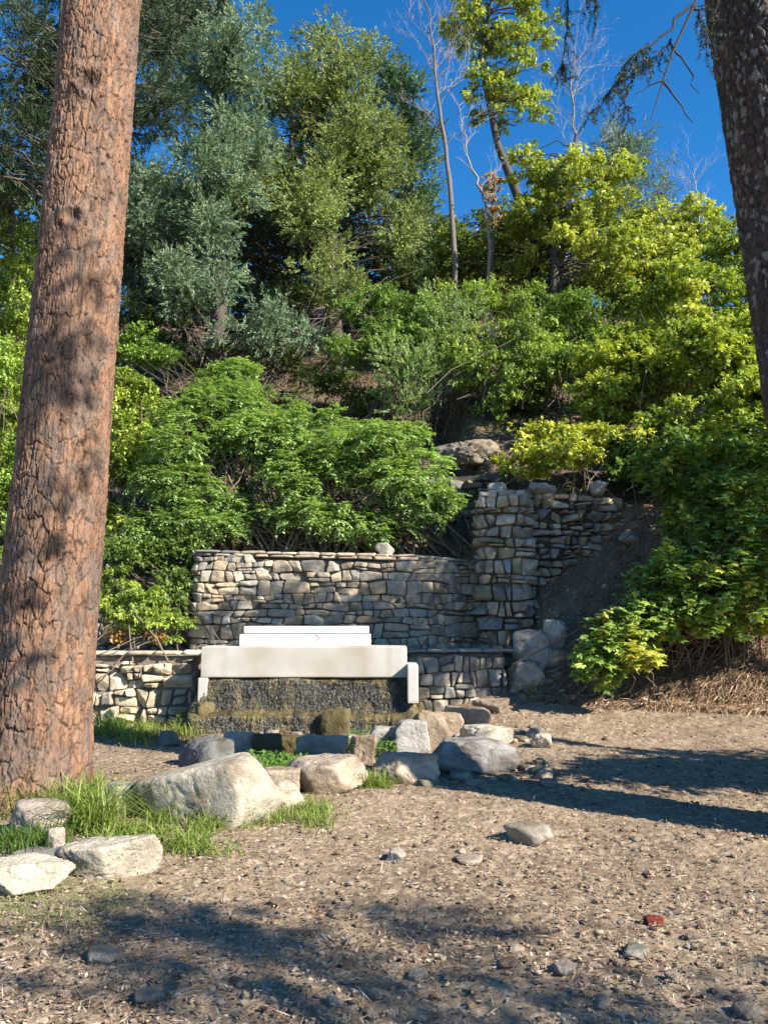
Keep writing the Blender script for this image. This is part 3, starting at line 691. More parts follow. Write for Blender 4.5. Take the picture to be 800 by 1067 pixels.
def plant(name, label, cat, base, blobs, style, L, W, cA, cB, seed, nclump, rc, nl, sub=9, trunk_r=.12, trunk=None, limb_col=(.13, .10, .075), group=None, mat=None, multi=1, mix=None, lobes=0, part='crown', limb_n=1.0, lo=.45, var=.3):
    r = np.random.default_rng(seed); root = thing(name, label, cat, base, group); base = np.array(base, float)
    lg, fg = Geo(), Geo()
    if lobes:
        nb_ = []
        for (c, rad) in blobs:
            rad = np.array(rad); u = rdir(r, lobes); u[:, 1] -= .25
            for k in range(lobes):
                f_ = r.uniform(.34, .52); nb_.append((np.array(c)+u[k]*rad*r.uniform(.5, .82), rad*f_*np.array([1.1, 1.1, .85])))
        blobs = nb_
    vol = np.array([np.prod(b[1])**(2/3) for b in blobs]); cnt = np.maximum(2, (nclump*vol/vol.sum()).astype(int))
    if trunk is not None:
        tp = np.array(trunk, float); tr = np.linspace(trunk_r, trunk_r*.3, len(tp)); tube(lg, tp, tr, 10, limb_col)
        tcum = np.linspace(0, 1, len(tp)); tpf = np.stack([np.interp(np.linspace(0, 1, 40), tcum, tp[:, k]) for k in range(3)], 1)
    else: tpf = None
    for b, n in zip(blobs, cnt):
        cen, u = sample_blob(r, b, n, lo)
        gz = Hs(cen[:, 0], cen[:, 1]); keep = cen[:, 2] > gz+.05; cen, u = cen[keep], u[keep]
        if len(cen) == 0: continue
        foliage(fg, cen, u, rc*r.uniform(.7, 1.3, len(cen)), nl, style, L, W, cA, cB, r, sub, var)
        for k in range(len(cen)):
            if r.random() > limb_n: continue
            c = cen[k]
            if tpf is not None:
                below = tpf[tpf[:, 2] < c[2]-.1*abs(c[0]-base[0])]
                if len(below) == 0: below = tpf[:3]
                dd = np.linalg.norm(below-c, axis=1)+np.abs(c[2]-below[:, 2])*.3; s_ = below[np.argmin(dd)]; l = np.linalg.norm(c-s_); rr = min(trunk_r*.45, .012+.012*l)
            else:
                s_ = base+np.array([r.normal()*.12*multi, r.normal()*.12*multi, -.05]); l = np.linalg.norm(c-s_); rr = trunk_r*r.uniform(.4, 1)
            tube(lg, curve(s_, c, .08 if tpf is None else .03, .09, 6, int(r.integers(1e6))), np.linspace(rr, .004, 6), 5, np.array(limb_col)*r.uniform(.8, 1.3))
    link('trunk' if trunk is not None else 'stems', lg, M_wood, root)
    if fg.n: link(part, fg, mat or M_leaf, root)
    return root
def gz(px, Y, dy=0):
    x = P(px, 533, Y)[0]; return np.array([x, Y+dy, H(x, Y+dy)])
def trunkpts(base, pts): return [tuple(base-np.array([0, 0, .2]))]+[tuple(p) for p in pts]

BG = 'trees on the hillside behind the wall'
JB1, JB2 = (.055, .10, .05), (.14, .195, .105)
JG1, JG2 = (.06, .095, .022), (.20, .235, .055)
# blue-green juniper
b0 = gz(225, 21)
plant('juniper_tree', 'tall blue-green juniper with drooping sprays just right of the big trunk', 'tree', b0,
      [blob(255, 60, 21, 42, 70), blob(205, 90, 21.5, 45, 60), blob(165, 50, 22, 40, 55), blob(180, 220, 21, 50, 45), blob(205, 300, 20, 55, 40), blob(285, 345, 20, 52, 28), blob(240, 150, 22, 50, 50), blob(215, 5, 22, 40, 50), blob(222, 215, 20.6, 40, 60), blob(225, 150, 20.6, 34, 44)],
      'tuft', .085, .030, JB1, JB2, 201, 520, .38, 340, sub=16, lo=.55, lobes=9, trunk_r=.28, trunk=trunkpts(b0, [P(228, 300, 21), P(222, 180, 21.3), P(232, 60, 21.5), P(235, -30, 21.5)]), limb_col=(.07, .055, .045), limb_n=.45, group=BG, mat=M_leafdark)
# large yellow-green juniper
b0 = gz(352, 24.3)
plant('juniper_tree', 'broad rounded olive green juniper in the middle of the hillside with a bare leaning trunk', 'tree', b0,
      [blob(345, 75, 24.3, 62, 55), blob(395, 130, 24.3, 52, 70), blob(300, 130, 24.3, 45, 60), blob(330, 225, 23, 45, 62), blob(408, 215, 24.5, 40, 70), blob(340, 300, 22.8, 38, 35), blob(270, 200, 25, 50, 60), blob(365, 170, 23.5, 40, 60)],
      'tuft', .085, .032, JG1, JG2, 211, 600, .40, 340, sub=16, lo=.55, lobes=9, trunk_r=.33, trunk=trunkpts(b0, [P(348, 340, 24.2), P(344, 280, 24.3), P(350, 180, 24.3), P(350, 60, 24.3)]), limb_col=(.07, .055, .045), limb_n=.4, group=BG, mat=M_leafdark)
b0 = gz(300, 28)
plant('juniper_tree', 'dark shaded evergreen filling the gap between the two big junipers', 'tree', b0,
      [blob(290, 240, 27, 70, 80), blob(230, 330, 25, 90, 45), blob(330, 180, 28, 60, 90), blob(150, 250, 26, 60, 90)],
      'tuft', .12, .045, (.022, .036, .014), (.045, .062, .024), 213, 460, .55, 150, sub=10, trunk_r=.25, trunk=trunkpts(b0, [P(300, 250, 28), P(305, 120, 28)]), limb_col=(.10, .085, .07), limb_n=.4, group=BG, mat=M_leafdark)
b0 = gz(432, 28)
plant('juniper_tree', 'dark green juniper showing behind the right side of the olive one', 'tree', b0,
      [blob(420, 120, 28, 32, 55), blob(432, 170, 28, 28, 60), blob(395, 75, 28, 25, 25), blob(440, 250, 28, 30, 45)],
      'tuft', .10, .040, (.035, .085, .03), (.09, .14, .05), 217, 200, .42, 260, sub=10, trunk_r=.22, trunk=trunkpts(b0, [P(428, 200, 28), P(420, 90, 28)]), group=BG, mat=M_leafdark)
# dark pine behind the big trunk, and leafy tree under it
b0 = gz(60, 15)
plant('pine_tree', 'dark green pine partly hidden behind the big trunk at top left', 'tree', b0,
      [blob(25, 60, 15, 60, 65), blob(20, 160, 15, 55, 60), blob(150, 30, 16, 45, 45), blob(60, -60, 15, 90, 50), blob(165, 110, 16, 35, 35), blob(90, 120, 15.5, 60, 60)],
      'needle', .13, .02, (.014, .026, .010), (.038, .058, .02), 221, 330, .38, 240, sub=14, trunk_r=.2, trunk=trunkpts(b0, [P(62, 250, 15), P(65, 100, 15), P(70, -60, 15), P(70, -140, 15)]), limb_col=(.10, .08, .065), group=BG, mat=M_leafdark)
b0 = gz(15, 17)
plant('broadleaf_tree', 'yellow-green leafy tree left of the big trunk', 'tree', b0,
      [blob(15, 250, 17, 45, 65), blob(-20, 330, 17, 50, 50), blob(45, 340, 17, 40, 50), blob(-40, 200, 17, 50, 60)],
      'broad', .085, .055, (.09, .15, .03), (.25, .30, .05), 223, 170, .38, 150, trunk_r=.12, trunk=trunkpts(b0, [P(14, 330, 17), P(14, 220, 17)]), group=BG)
for (px, seed, lab, yy, h) in ((135, 279, 'dark evergreen on the ridge close to the big pine trunk', 30, 215), (190, 281, 'dark evergreen thicket tree on the ridge behind the blue-green juniper', 31, 225), (300, 283, 'dark evergreen on the ridge between the junipers, mostly hidden', 32, 225), (400, 285, 'dark evergreen on the ridge behind the olive juniper trunk', 32, 235), (470, 287, 'green leafy tree on the ridge behind the bare trunks', 31, 275), (560, 289, 'green leafy tree on the ridge behind the forked maple', 31, 265), (50, 291, 'dark evergreen on the ridge behind the yellow-green tree at the left edge', 30, 240)):
    b0 = gz(px, yy); lf_ = px in (470, 560)
    plant('ridge_tree', lab, 'tree', b0, [blob(px, h, yy, 62, 40), blob(px-15, h+45, yy-1, 70, 35)], 'broad' if lf_ else 'droop', .15, .08, (.07, .11, .018) if lf_ else (.04, .06, .022), (.20, .23, .035) if lf_ else (.07, .10, .035), seed, 150, .6, 150, trunk_r=.15, trunk=trunkpts(b0, [P(px, h+20, yy), P(px+3, h-20, yy)]), limb_n=.3, group=BG, mat=M_leafdark)
# tall narrow cottonwood
b0 = gz(556, 24)
plant('cottonwood_tree', 'tall narrow yellow-green broadleaf tree rising out of the picture at top centre', 'tree', b0,
      [blob(505, 20, 24, 52, 38), blob(540, 70, 24, 28, 45), blob(512, 100, 24, 32, 34), blob(550, 115, 24, 20, 25), blob(475, 18, 24, 25, 20), blob(560, 20, 24, 20, 35), blob(525, -40, 24, 45, 40)],
      'broad', .12, .085, (.09, .145, .018), (.31, .33, .065), 231, 120, .40, 150, trunk_r=.20, trunk=trunkpts(b0, [P(560, 260, 24), P(530, 180, 24), P(518, 150, 24), P(500, 60, 24), P(512, 0, 24)]), limb_col=(.065, .055, .045), group=BG)
# yellow-green maple in the middle right
b0 = gz(580, 22)
plant('maple_tree', 'yellow-green maple with a dark forked trunk against the sky', 'tree', b0,
      [blob(600, 205, 22, 55, 45), blob(640, 180, 22, 28, 25), blob(560, 215, 22.5, 40, 45), blob(625, 260, 21.5, 50, 45), blob(585, 270, 23, 60, 50), blob(550, 175, 22.5, 20, 20)],
      'broad', .12, .085, (.10, .155, .018), (.33, .34, .065), 241, 210, .38, 140, trunk_r=.15, trunk=trunkpts(b0, [P(578, 260, 22), P(592, 190, 22), P(600, 140, 22)]), limb_col=(.06, .05, .042), group=BG)
b0 = gz(545, 25)
plant('maple_tree', 'darker green maple growing behind the forked one', 'tree', b0,
      [blob(550, 250, 25, 40, 60), blob(500, 260, 26, 40, 50), blob(590, 310, 24, 40, 30), blob(475, 270, 26, 30, 45)],
      'broad', .12, .08, (.06, .10, .018), (.16, .19, .03), 243, 150, .42, 130, trunk_r=.14, trunk=trunkpts(b0, [P(548, 280, 25), P(545, 210, 25)]), group=BG)
# conifer behind
b0 = gz(655, 32)
plant('spruce_tree', 'distant cone-shaped grey-green conifer behind the maples', 'tree', b0,
      [blob(652, 165, 32, 30, 28), blob(660, 215, 32, 50, 45), blob(655, 270, 32, 58, 45), blob(640, 145, 32, 14, 16)],
      'needle', .16, .03, (.07, .105, .055), (.12, .16, .085), 251, 260, .5, 190, sub=12, trunk_r=.2, trunk=trunkpts(b0, [P(655, 260, 32), P(645, 135, 32)]), group=BG, mat=M_leafdark)
# right maples
b0 = gz(700, 23)
plant('maple_tree', 'rounded yellow-green maple on the skyline below the open sky', 'tree', b0,
      [blob(680, 255, 23, 42, 42), blob(725, 240, 23, 38, 32), blob(705, 290, 22, 50, 40), blob(655, 290, 22.5, 35, 40)],
      'broad', .12, .085, (.11, .16, .02), (.32, .33, .07), 261, 170, .38, 140, trunk_r=.14, trunk=trunkpts(b0, [P(700, 300, 23), P(700, 240, 23)]), group=BG)
b0 = gz(770, 20)
plant('maple_tree', 'darker green maple beside the right-hand fir trunk', 'tree', b0,
      [blob(765, 265, 20, 35, 38), blob(750, 310, 19.5, 45, 40), blob(810, 260, 20, 40, 60), blob(700, 330, 19.5, 40, 30)],
      'broad', .10, .07, (.06, .11, .018), (.22, .27, .035), 263, 170, .38, 140, trunk_r=.12, trunk=trunkpts(b0, [P(768, 320, 20), P(765, 250, 20)]), group=BG)

# bare trees
def bare(label, pxs, Y, r0, col, seed, nb=26, L0=1.6, leafc=None):
    r = np.random.default_rng(seed); b0 = gz(pxs[0][0], Y); root = thing('bare_tree', label, 'tree', b0, 'bare trees on the hillside')
    pts = [tuple(b0-np.array([0, 0, .2]))]+[tuple(P(a, b, Y)) for a, b in pxs[1:]]
    tp = np.array(pts); f = np.linspace(0, 1, len(tp)); ff = np.linspace(0, 1, 24); tp = np.stack([np.interp(ff, f, tp[:, k]) for k in range(3)], 1)
    tp[1:-1] += r.normal(size=(22, 3))*.035
    g = Geo(); tube(g, tp, np.linspace(r0, r0*.12, 24), 7, col)
    lf = Geo()
    def br(p, d, l, rr, dep):
        e = p+d*l; c = curve(p, e, .06, .12, 6, int(r.integers(1e6))); tube(g, c, np.linspace(rr, rr*.35, 6), 5 if dep < 2 else 4, np.minimum(.36, np.array(col)*(1.3+.5*dep)*r.uniform(.9, 1.3)))
        if leafc is not None and dep >= 1:
            k = 14; o = c[r.integers(2, 6, k)]+rdir(r, k)*.12; leaves(lf, o, rdir(r, k), rdir(r, k), np.full(k, .09), np.full(k, .06), np.array(leafc)*r.uniform(.7, 1.3, (k, 1)))
        if dep < 3:
            for _ in range(3 if dep < 2 else 3):
                t = r.integers(2, 6); br(c[t], nrm(d+rdir(r, 1)[0]*.75+np.array([0, 0, .25])), l*r.uniform(.4, .7), rr*.5, dep+1)
    for k in range(nb):
        i = r.integers(9, 24); an = r.uniform(0, 2*PI); d = nrm(np.array([math.cos(an), math.sin(an)*.6, r.uniform(.6, 1.6)]))
        br(tp[i], d, L0*r.uniform(.4, 1), max(.008, r0*.3*(1-i/30)), 0)
    link('trunk', g, M_wood, root)
    if lf.n: link('dead_leaves', lf, M_leaf, root)
bare('leafless dark-trunked tree with pale twigs left of the tall cottonwood', [(478, 310), (472, 230), (463, 150), (455, 90), (450, 30), (440, -10)], 23, .10, (.13, .11, .095), 401)
bare('leaning bare grey tree with a patch of orange leaves', [(515, 300), (508, 240), (500, 195), (485, 160), (478, 110)], 23.5, .075, (.24, .205, .17), 403, nb=14, L0=1.2)
bare('bare forked tree with white twigs against the blue sky right of centre', [(585, 300), (592, 230), (600, 145), (595, 90), (600, 40)], 25.5, .085, (.16, .135, .115), 405, nb=24, L0=1.9)
bare('small bare bleached treetop on the skyline near the right trunk', [(735, 260), (728, 215), (722, 180)], 27, .05, (.40, .35, .31), 407, nb=14, L0=1.3)
b0 = gz(514, 24.2)
plant('orange_shrub', 'small tree with orange autumn leaves beside the leaning bare trunk', 'tree', b0, [blob(514, 196, 24.2, 10, 17), blob(517, 225, 24.2, 8, 12)], 'broad', .09, .06, (.24, .14, .05), (.32, .22, .08), 271, 26, .22, 70, trunk_r=.05, trunk=trunkpts(b0, [P(514, 240, 24.2), P(514, 195, 24.2)]), group=BG)

# shrubs on the slope
SG = 'bushes on the slope above the wall'
def bush(label, px, Y, blobs, cA, cB, seed, nc, rc=.3, nl=150, L=.075, W=.045, style='broad', name='bush', cat='bush', group=SG, tr=.016, **kw):
    b0 = gz(px, Y); return plant(name, label, cat, b0, blobs, style, L, W, cA, cB, seed, nc, rc, nl, trunk_r=tr, group=group, part='foliage', lo=.6, lobes=7, multi=6, limb_n=.22, **kw)
GA, GB = (.06, .11, .02), (.20, .28, .06)
YA, YB = (.13, .19, .022), (.34, .36, .045)
bush('rounded bright green bush below the olive juniper', 400, 19.5, [blob(395, 320, 19.5, 42, 30), blob(430, 345, 19.3, 50, 40), blob(385, 370, 19, 45, 35)], GA, (.18, .27, .06), 501, 190)
bush('wispy grey-green bush in the middle of the slope', 440, 18.5, [blob(455, 370, 18.5, 50, 40), blob(430, 400, 18, 45, 38), blob(470, 340, 19, 45, 35)], (.10, .16, .05), (.19, .25, .08), 503, 190, L=.07, W=.028, style='up')
bush('sunny lime green bush right of the wispy one', 520, 18, [blob(520, 370, 18, 55, 45), blob(560, 390, 17.5, 48, 45), blob(510, 410, 17.3, 50, 38), blob(510, 315, 19.5, 50, 30)], (.07, .12, .022), (.24, .31, .06), 505, 260)
bush('deep green bush under the forked maple', 590, 18, [blob(600, 340, 18, 45, 35), blob(620, 380, 17, 45, 35), blob(585, 330, 19, 40, 25)], (.05, .10, .018), (.14, .21, .035), 507, 160)
bush('yellow-green maple bush at the middle right of the slope', 640, 15.5, [blob(640, 385, 15.8, 55, 42), blob(690, 400, 15.5, 55, 48), blob(620, 420, 15, 35, 28)], YA, (.31, .33, .04), 509, 250, L=.085, W=.065)
bush('large yellow-green maple bush in front of the right fir trunk', 740, 14, [blob(745, 375, 14, 55, 42), blob(785, 420, 13.5, 55, 60), blob(720, 440, 13.5, 55, 45), blob(800, 350, 14, 40, 35), blob(690, 300, 17, 40, 50)], (.10, .165, .022), (.29, .32, .04), 511, 300, L=.085, W=.065)
bush('tall yellow shoots of maple reaching up before the dark trees', 720, 15, [blob(722, 320, 15, 16, 26), blob(735, 350, 15, 18, 20), blob(770, 345, 15, 30, 18)], YA, (.40, .38, .05), 513, 40, rc=.2, nl=90, L=.085, W=.065)
bush('dark green shaded bush above the dirt bank', 730, 13.2, [blob(700, 480, 13.2, 65, 30), blob(770, 500, 12.8, 50, 40), blob(650, 470, 13.5, 30, 20)], (.045, .09, .018), (.12, .19, .03), 515, 190, L=.08, W=.06)
bush('small dark green bush on bare soil under the olive juniper', 355, 21, [blob(350, 402, 21, 28, 14), blob(385, 420, 20, 30, 16)], (.05, .09, .018), (.12, .18, .03), 517, 60)
bush('leafy green bush at the foot of the blue-green juniper', 245, 17.5, [blob(245, 390, 17.5, 30, 16), blob(150, 365, 18, 30, 25)], GA, (.17, .27, .04), 519, 70)
bush('low dark undergrowth beneath the junipers', 250, 21, [blob(230, 375, 21.5, 75, 22), blob(310, 385, 22, 50, 16), blob(150, 340, 22, 60, 34), blob(420, 300, 24, 40, 20), blob(190, 320, 24, 70, 30), blob(300, 330, 25, 60, 30)], (.022, .038, .012), (.06, .09, .022), 521, 420, rc=.35)
bush('yellow-green bush hugging the right side of the big pine trunk', 130, 14.5, [blob(125, 420, 14.5, 45, 38), blob(150, 470, 14, 50, 42), blob(115, 540, 13.5, 30, 48), blob(40, 440, 15, 60, 60)], (.07, .13, .02), (.27, .31, .04), 523, 260, L=.075, W=.055)
bush('bright green bush at the left edge behind the pine trunk', 5, 14, [blob(0, 410, 14, 40, 45), blob(-20, 500, 13.5, 50, 60), blob(35, 540, 13.5, 40, 60)], (.07, .14, .02), (.22, .30, .04), 525, 190)
bush('yellow leafy bush sprawling over the top of the stone pier', 600, 13.3, [blob(590, 478, 13.2, 55, 22), blob(545, 490, 13.2, 30, 14), blob(630, 462, 13.4, 35, 20), blob(575, 460, 13.6, 45, 14)], (.13, .19, .025), (.38, .37, .05), 527, 130, rc=.2, nl=85, L=.075, W=.06)
bush('green maple bush on the bank just beyond the right edge', 860, 12.6, [blob(870, 470, 12.6, 70, 60), blob(900, 560, 12.0, 60, 45), blob(860, 380, 13.6, 60, 50)], (.07, .12, .022), (.22, .28, .05), 531, 170, L=.085, W=.065)
bush('yellow-green maple bush higher up beyond the right edge', 900, 17, [blob(900, 330, 17, 80, 60), blob(990, 380, 16, 80, 60), blob(980, 280, 20, 80, 50)], YA, (.30, .32, .05), 533, 190, L=.09, W=.07)
bush('green bush on the slope beyond the left edge', -90, 15, [blob(-90, 420, 15, 70, 60), blob(-150, 500, 14, 70, 60), blob(-110, 330, 18, 80, 50)], GA, GB, 535, 170)
# sumac-like bushes with feathery compound leaves
def frond_bush(label, px, Y, blobs, cA, cB, seed, n, group=SG, Lf=.22):
    r = np.random.default_rng(seed); b0 = gz(px, Y); root = thing('sumac_bush', label, 'bush', b0, group); lg, fg = Geo(), Geo()
    nb_ = []
    for (c, rad) in blobs:
        rad = np.array(rad); u = rdir(r, 8); u[:, 1] -= .25
        for k in range(8): nb_.append((np.array(c)+u[k]*rad*r.uniform(.45, .8), rad*r.uniform(.36, .54)*np.array([1.15, 1.1, .8])))
    blobs = nb_
    vol = np.array([np.prod(b[1])**(2/3) for b in blobs]); cnt = np.maximum(2, (n*vol/vol.sum()).astype(int))
    for b, m in zip(blobs, cnt):
        cen, u = sample_blob(r, b, m, .5); gzv = Hs(cen[:, 0], cen[:, 1]); k = cen[:, 2] > gzv+.1; cen, u = cen[k], u[k]
        for ik, (c, uu) in enumerate(zip(cen, u)):
            if ik == 0 or r.random() < .05: tube(lg, curve(b0+np.array([r.normal()*.8, r.normal()*.2, 0]), c, .06, .08, 6, int(r.integers(1e6))), np.linspace(.022, .006, 6), 5, (.17, .13, .10))
        # a whorl of fronds at each tip
        nf = 5; ci = np.repeat(np.arange(len(cen)), nf); m2 = len(ci); cm = r.random(len(cen))
        hd = rdir(r, m2)+u[ci]*.6; hd[:, 2] = hd[:, 2]*.75+.25; hd = nrm(hd); Ls = Lf*r.uniform(.6, 1.2, m2)
        npair = 5; t = (np.arange(npair)+1)/npair
        for s_ in (-1, 1):
            for j in range(npair):
                o = cen[ci]+hd*(Ls*t[j])[:, None]-np.array([0, 0, 1])*(Ls*.35*t[j]**2)[:, None]
                side = nrm(np.cross(hd, [0, 0, 1]))*s_; d = side*.9+hd*.55+np.array([0, 0, -.35])+rdir(r, m2)*.3
                w = np.clip(.5*cm[ci]+.5*r.random(m2), 0, 1)[:, None]; c = (np.array(cA)*(1-w)+np.array(cB)*w)*r.uniform(.8, 1.2, (m2, 1))
                leaves(fg, o, d, np.tile([0, 0, 1.], (m2, 1))+rdir(r, m2)*.45, Ls*.46*(1-.5*abs(t[j]-.45)), Ls*.17, c, droop=.1)
    link('stems', lg, M_wood, root); link('foliage', fg, M_leaf, root)
FA, FB = (.065, .12, .035), (.26, .37, .12)
frond_bush('feathery-leaved green sumac spreading over the left half of the tall wall', 235, 13.4, [blob(235, 420, 14, 52, 32), blob(205, 470, 13.7, 58, 45), blob(255, 480, 13.6, 45, 48), blob(190, 525, 13.3, 60, 38), blob(245, 395, 14.8, 30, 18), blob(235, 545, 12.9, 38, 16)], FA, FB, 601, 1300)
frond_bush('feathery-leaved green sumac arching over the middle of the tall wall', 380, 13.3, [blob(380, 475, 13.2, 65, 32), blob(430, 500, 13.0, 48, 36), blob(330, 500, 13.3, 45, 42), blob(345, 450, 13.8, 42, 22), blob(455, 525, 12.9, 26, 20), blob(320, 540, 13.0, 50, 18), blob(385, 550, 12.8, 45, 14), blob(300, 470, 13.5, 40, 40)], (.07, .13, .038), (.28, .39, .13), 603, 1500)
frond_bush('young sumac sapling poking up behind the other two', 300, 15, [blob(305, 428, 15, 14, 20)], FA, FB, 605, 22)
bush('leafy green plants with reddened leaves growing on the left terrace', 150, 11.5, [blob(150, 640, 11.4, 42, 26), blob(125, 620, 11.6, 28, 30), blob(175, 655, 11.2, 25, 16)], (.08, .15, .02), (.27, .31, .045), 607, 90, rc=.16, nl=100, L=.055, W=.04, group='plants on the left terrace')
bush('small orange-red leaved plant by the low coping', 128, 11.15, [blob(128, 662, 11.15, 14, 7), blob(165, 664, 11.1, 10, 5)], (.20, .08, .035), (.28, .20, .06), 609, 12, rc=.09, nl=26, L=.05, W=.035, group='plants on the left terrace')
bush('dark ferny bush in the shade below the sumac at the left', 150, 12.2, [blob(120, 590, 12.2, 45, 30), blob(180, 570, 12.6, 30, 25), blob(185, 620, 12.0, 18, 30)], (.04, .08, .016), (.13, .18, .03), 611, 100, rc=.22, nl=120, L=.06, W=.04)

# near maple bush with big lobed leaves on the right bank
def maple_bush(label, stems, clumps, seed, cA, cB, yl=.12):
    r = np.random.default_rng(seed); b0 = np.array([stems[0], stems[1], H(stems[0], stems[1])-.1]); root = thing('maple_bush', label, 'bush', b0, 'maple bushes'); lg, fg = Geo(), Geo()
    for (b, n) in clumps:
        cen, u = sample_blob(r, b, n, .35)
        for c, uu in zip(cen, u):
            if r.random() < .16: tube(lg, curve(b0+np.array([r.normal()*.7, r.normal()*.2, .0]), c, .08, .1, 6, int(r.integers(1e6))), np.linspace(.015, .004, 6), 5, (.12, .09, .07))
            m = 13; yy = r.random() < yl; o = c+rdir(r, m)*np.array([.15, .15, .11])*r.uniform(.3, 1, (m, 1))
            hd = rdir(r, m)+uu*.5; hd[:, 2] = hd[:, 2]*.3-.3; nn = np.array([0, -.15, 1.])+rdir(r, m)*.45; Ls = r.uniform(.06, .125, m)
            w = r.random((m, 1)); cc_ = (np.array(cA)*(1-w)+np.array(cB)*w)
            if yy: cc_ = np.array([.34, .33, .05])*r.uniform(.7, 1.2, (m, 1))
            hd = nrm(hd); s_ = nrm(np.cross(hd, nn))
            for ang, ln, wd in ((0, 1, .5), (.8, .8, .42), (-.8, .8, .42), (1.6, .5, .36), (-1.6, .5, .36)):
                leaves(fg, o, hd*math.cos(ang)+s_*math.sin(ang), nn, Ls*ln, Ls*wd*1.15, cc_)
    link('stems', lg, M_wood, root); link('foliage', fg, M_leaf, root)
maple_bush('near maple bush with large lobed leaves hanging over the dirt bank on the right', (4.3, 11.4),
    [(blob(642, 668, 10.5, 32, 34), 75), (blob(702, 612, 10.8, 45, 42), 140), (blob(750, 620, 10.6, 55, 45), 160), (blob(770, 540, 11, 55, 50), 190), (blob(728, 535, 11.5, 38, 48), 130), (blob(625, 690, 10.3, 24, 24), 45), (blob(678, 645, 10.6, 28, 26), 60), (blob(800, 600, 10.6, 40, 60), 110)], 701, (.075, .14, .025), (.26, .34, .06), .10)
maple_bush('sprig of yellow maple leaves low on the near bush', (3.2, 10.9), [(blob(667, 686, 10.1, 20, 13), 14)], 703, (.28, .29, .04), (.36, .34, .06), .6)
maple_bush('light green leafy branch standing above the near maple bush', (4.5, 12.0), [(blob(745, 510, 10.9, 18, 8), 12), (blob(700, 490, 11.5, 40, 30), 60), (blob(770, 470, 11.8, 50, 35), 90)], 705, (.07, .13, .02), (.18, .25, .035), .1)

# trees outside the frame on the right (they throw the shade on the bank and the ground)
def shade(label, x, y, blobs, seed, nc, rc, nl, tr=.15, ht=5):
    b0 = np.array([x, y, H(x, y)])
    plant('juniper_tree', label, 'tree', b0, blobs, 'droop', .12, .035, (.06, .10, .03), (.10, .15, .05), seed, nc, rc, nl, sub=10, trunk_r=tr, trunk=[tuple(b0-np.array([0, 0, .2])), (x+.1, y, b0[2]+ht*.5), (x, y+.1, b0[2]+ht)], group='trees right of the clearing', mat=M_leafdark, limb_n=.8)
shade('bushy juniper on the bank right of the clearing', 9.0, 8.4, [((8.2, 8.6, 6.1), (1.4, 1.4, 2.0)), ((7.7, 7.9, 7.4), (1.1, 1.1, .9))], 801, 260, .42, 120, ht=7)
shade('low spreading juniper near the path on the right', 7.6, 5.4, [((6.2, 5.6, 2.3), (1.9, .5, .3)), ((5.3, 6.0, 2.0), (1.3, .45, .28)), ((7.3, 5.6, 2.9), (1.5, .5, .35)), ((6.4, 5.0, 2.5), (1.2, .2, .12)), ((7.4, 6.2, 8.0), (2.3, .45, .42)), ((8.3, 6.2, 7.3), (1.3, .5, .7))], 803, 260, .24, 120, ht=7)
shade('thin juniper to the right of the viewer', 7.9, -2.8, [((6.0, -.7, 5.4), (1.4, .3, .12)), ((6.2, -1.5, 5.8), (1.4, .2, .1)), ((7.9, -1.4, 5.2), (1.0, .3, .2))], 805, 62, .15, 46, ht=6.5)

shade('slim evergreen right behind the viewer', 5.8, -2.9, [((3.1, 1.7, 7.6), (.5, .5, 1.7)), ((3.7, 1.6, 9.4), (.6, .5, .8)), ((2.6, 2.1, 5.9), (.35, .3, .4))], 807, 30, .20, 70, tr=.12, ht=5.6)
LEAFK = 1.0
# ------------------------------------------------------------------ boulders
PALE = (.50, .47, .42); WARM = (.46, .40, .33); PINK = (.44, .37, .32); BLUE = (.25, .26, .28); GRY = (.34, .33, .31); BRN = (.24, .19, .14); MOSSY = (.15, .13, .06)
boulder(128, 286, 793, 862, 'largest pale boulder, smooth and cream coloured, left of the spring', (.47, .44, .38), 12, depth=.62, k=6, rough=.03, p=4, sink=.4, flat=.62, lean=.24)
boulder(238, 318, 810, 846, 'low pale lobe of rock against the right side of the largest boulder', (.44, .41, .35), 22, depth=.6, p=8, sink=.5)
boulder(180, 242, 770, 802, 'dark blue-grey rounded rock behind the largest boulder', (.17, .18, .19), 32, depth=.6, p=7, sink=.3)
boulder(95, 140, 815, 853, 'grey split rock between the pine trunk and the largest boulder', (.34, .34, .34), 42, depth=.8, sink=.3)
boulder(5, 63, 838, 874, 'rounded pinkish grey rock in the grass by the pine trunk', (.38, .34, .32), 52, depth=.7, p=6, sink=.1, dz=.03)
boulder(44, 64, 862, 890, 'small upright stone under the rounded pinkish rock', (.40, .36, .33), 57, depth=.8, sink=.1, name='stone')
boulder(52, 158, 874, 918, 'long pale flat-topped slab at the lower left', (.47, .44, .38), 62, depth=.45, sink=.3, lean=.10, k=6)
boulder(-22, 68, 896, 934, 'pale slab cut off by the left edge', (.50, .47, .40), 72, depth=.6, sink=.3, flat=.6, k=6)
boulder(8, 92, 886, 897, 'thin grey flagstone behind the pale slabs', (.28, .28, .28), 82, depth=.4, sink=.1, flat=.5)
boulder(296, 382, 790, 828, 'sloping pinkish boulder in front of the spring', (.43, .37, .31), 92, depth=.6, lean=.05, sink=.3)
boulder(388, 458, 785, 818, 'tan wedge-shaped rock in the front row by the grass tuft', (.46, .39, .32), 102, depth=.6, sink=.3)
boulder(447, 542, 770, 808, 'long blue-grey boulder lying in shade at the right of the spring', (.25, .25, .26), 112, depth=.5, p=7, sink=.3, k=6)
boulder(482, 537, 756, 782, 'pale dome-shaped rock behind the blue-grey boulder', (.46, .44, .38), 122, depth=.6, p=6, sink=.3)
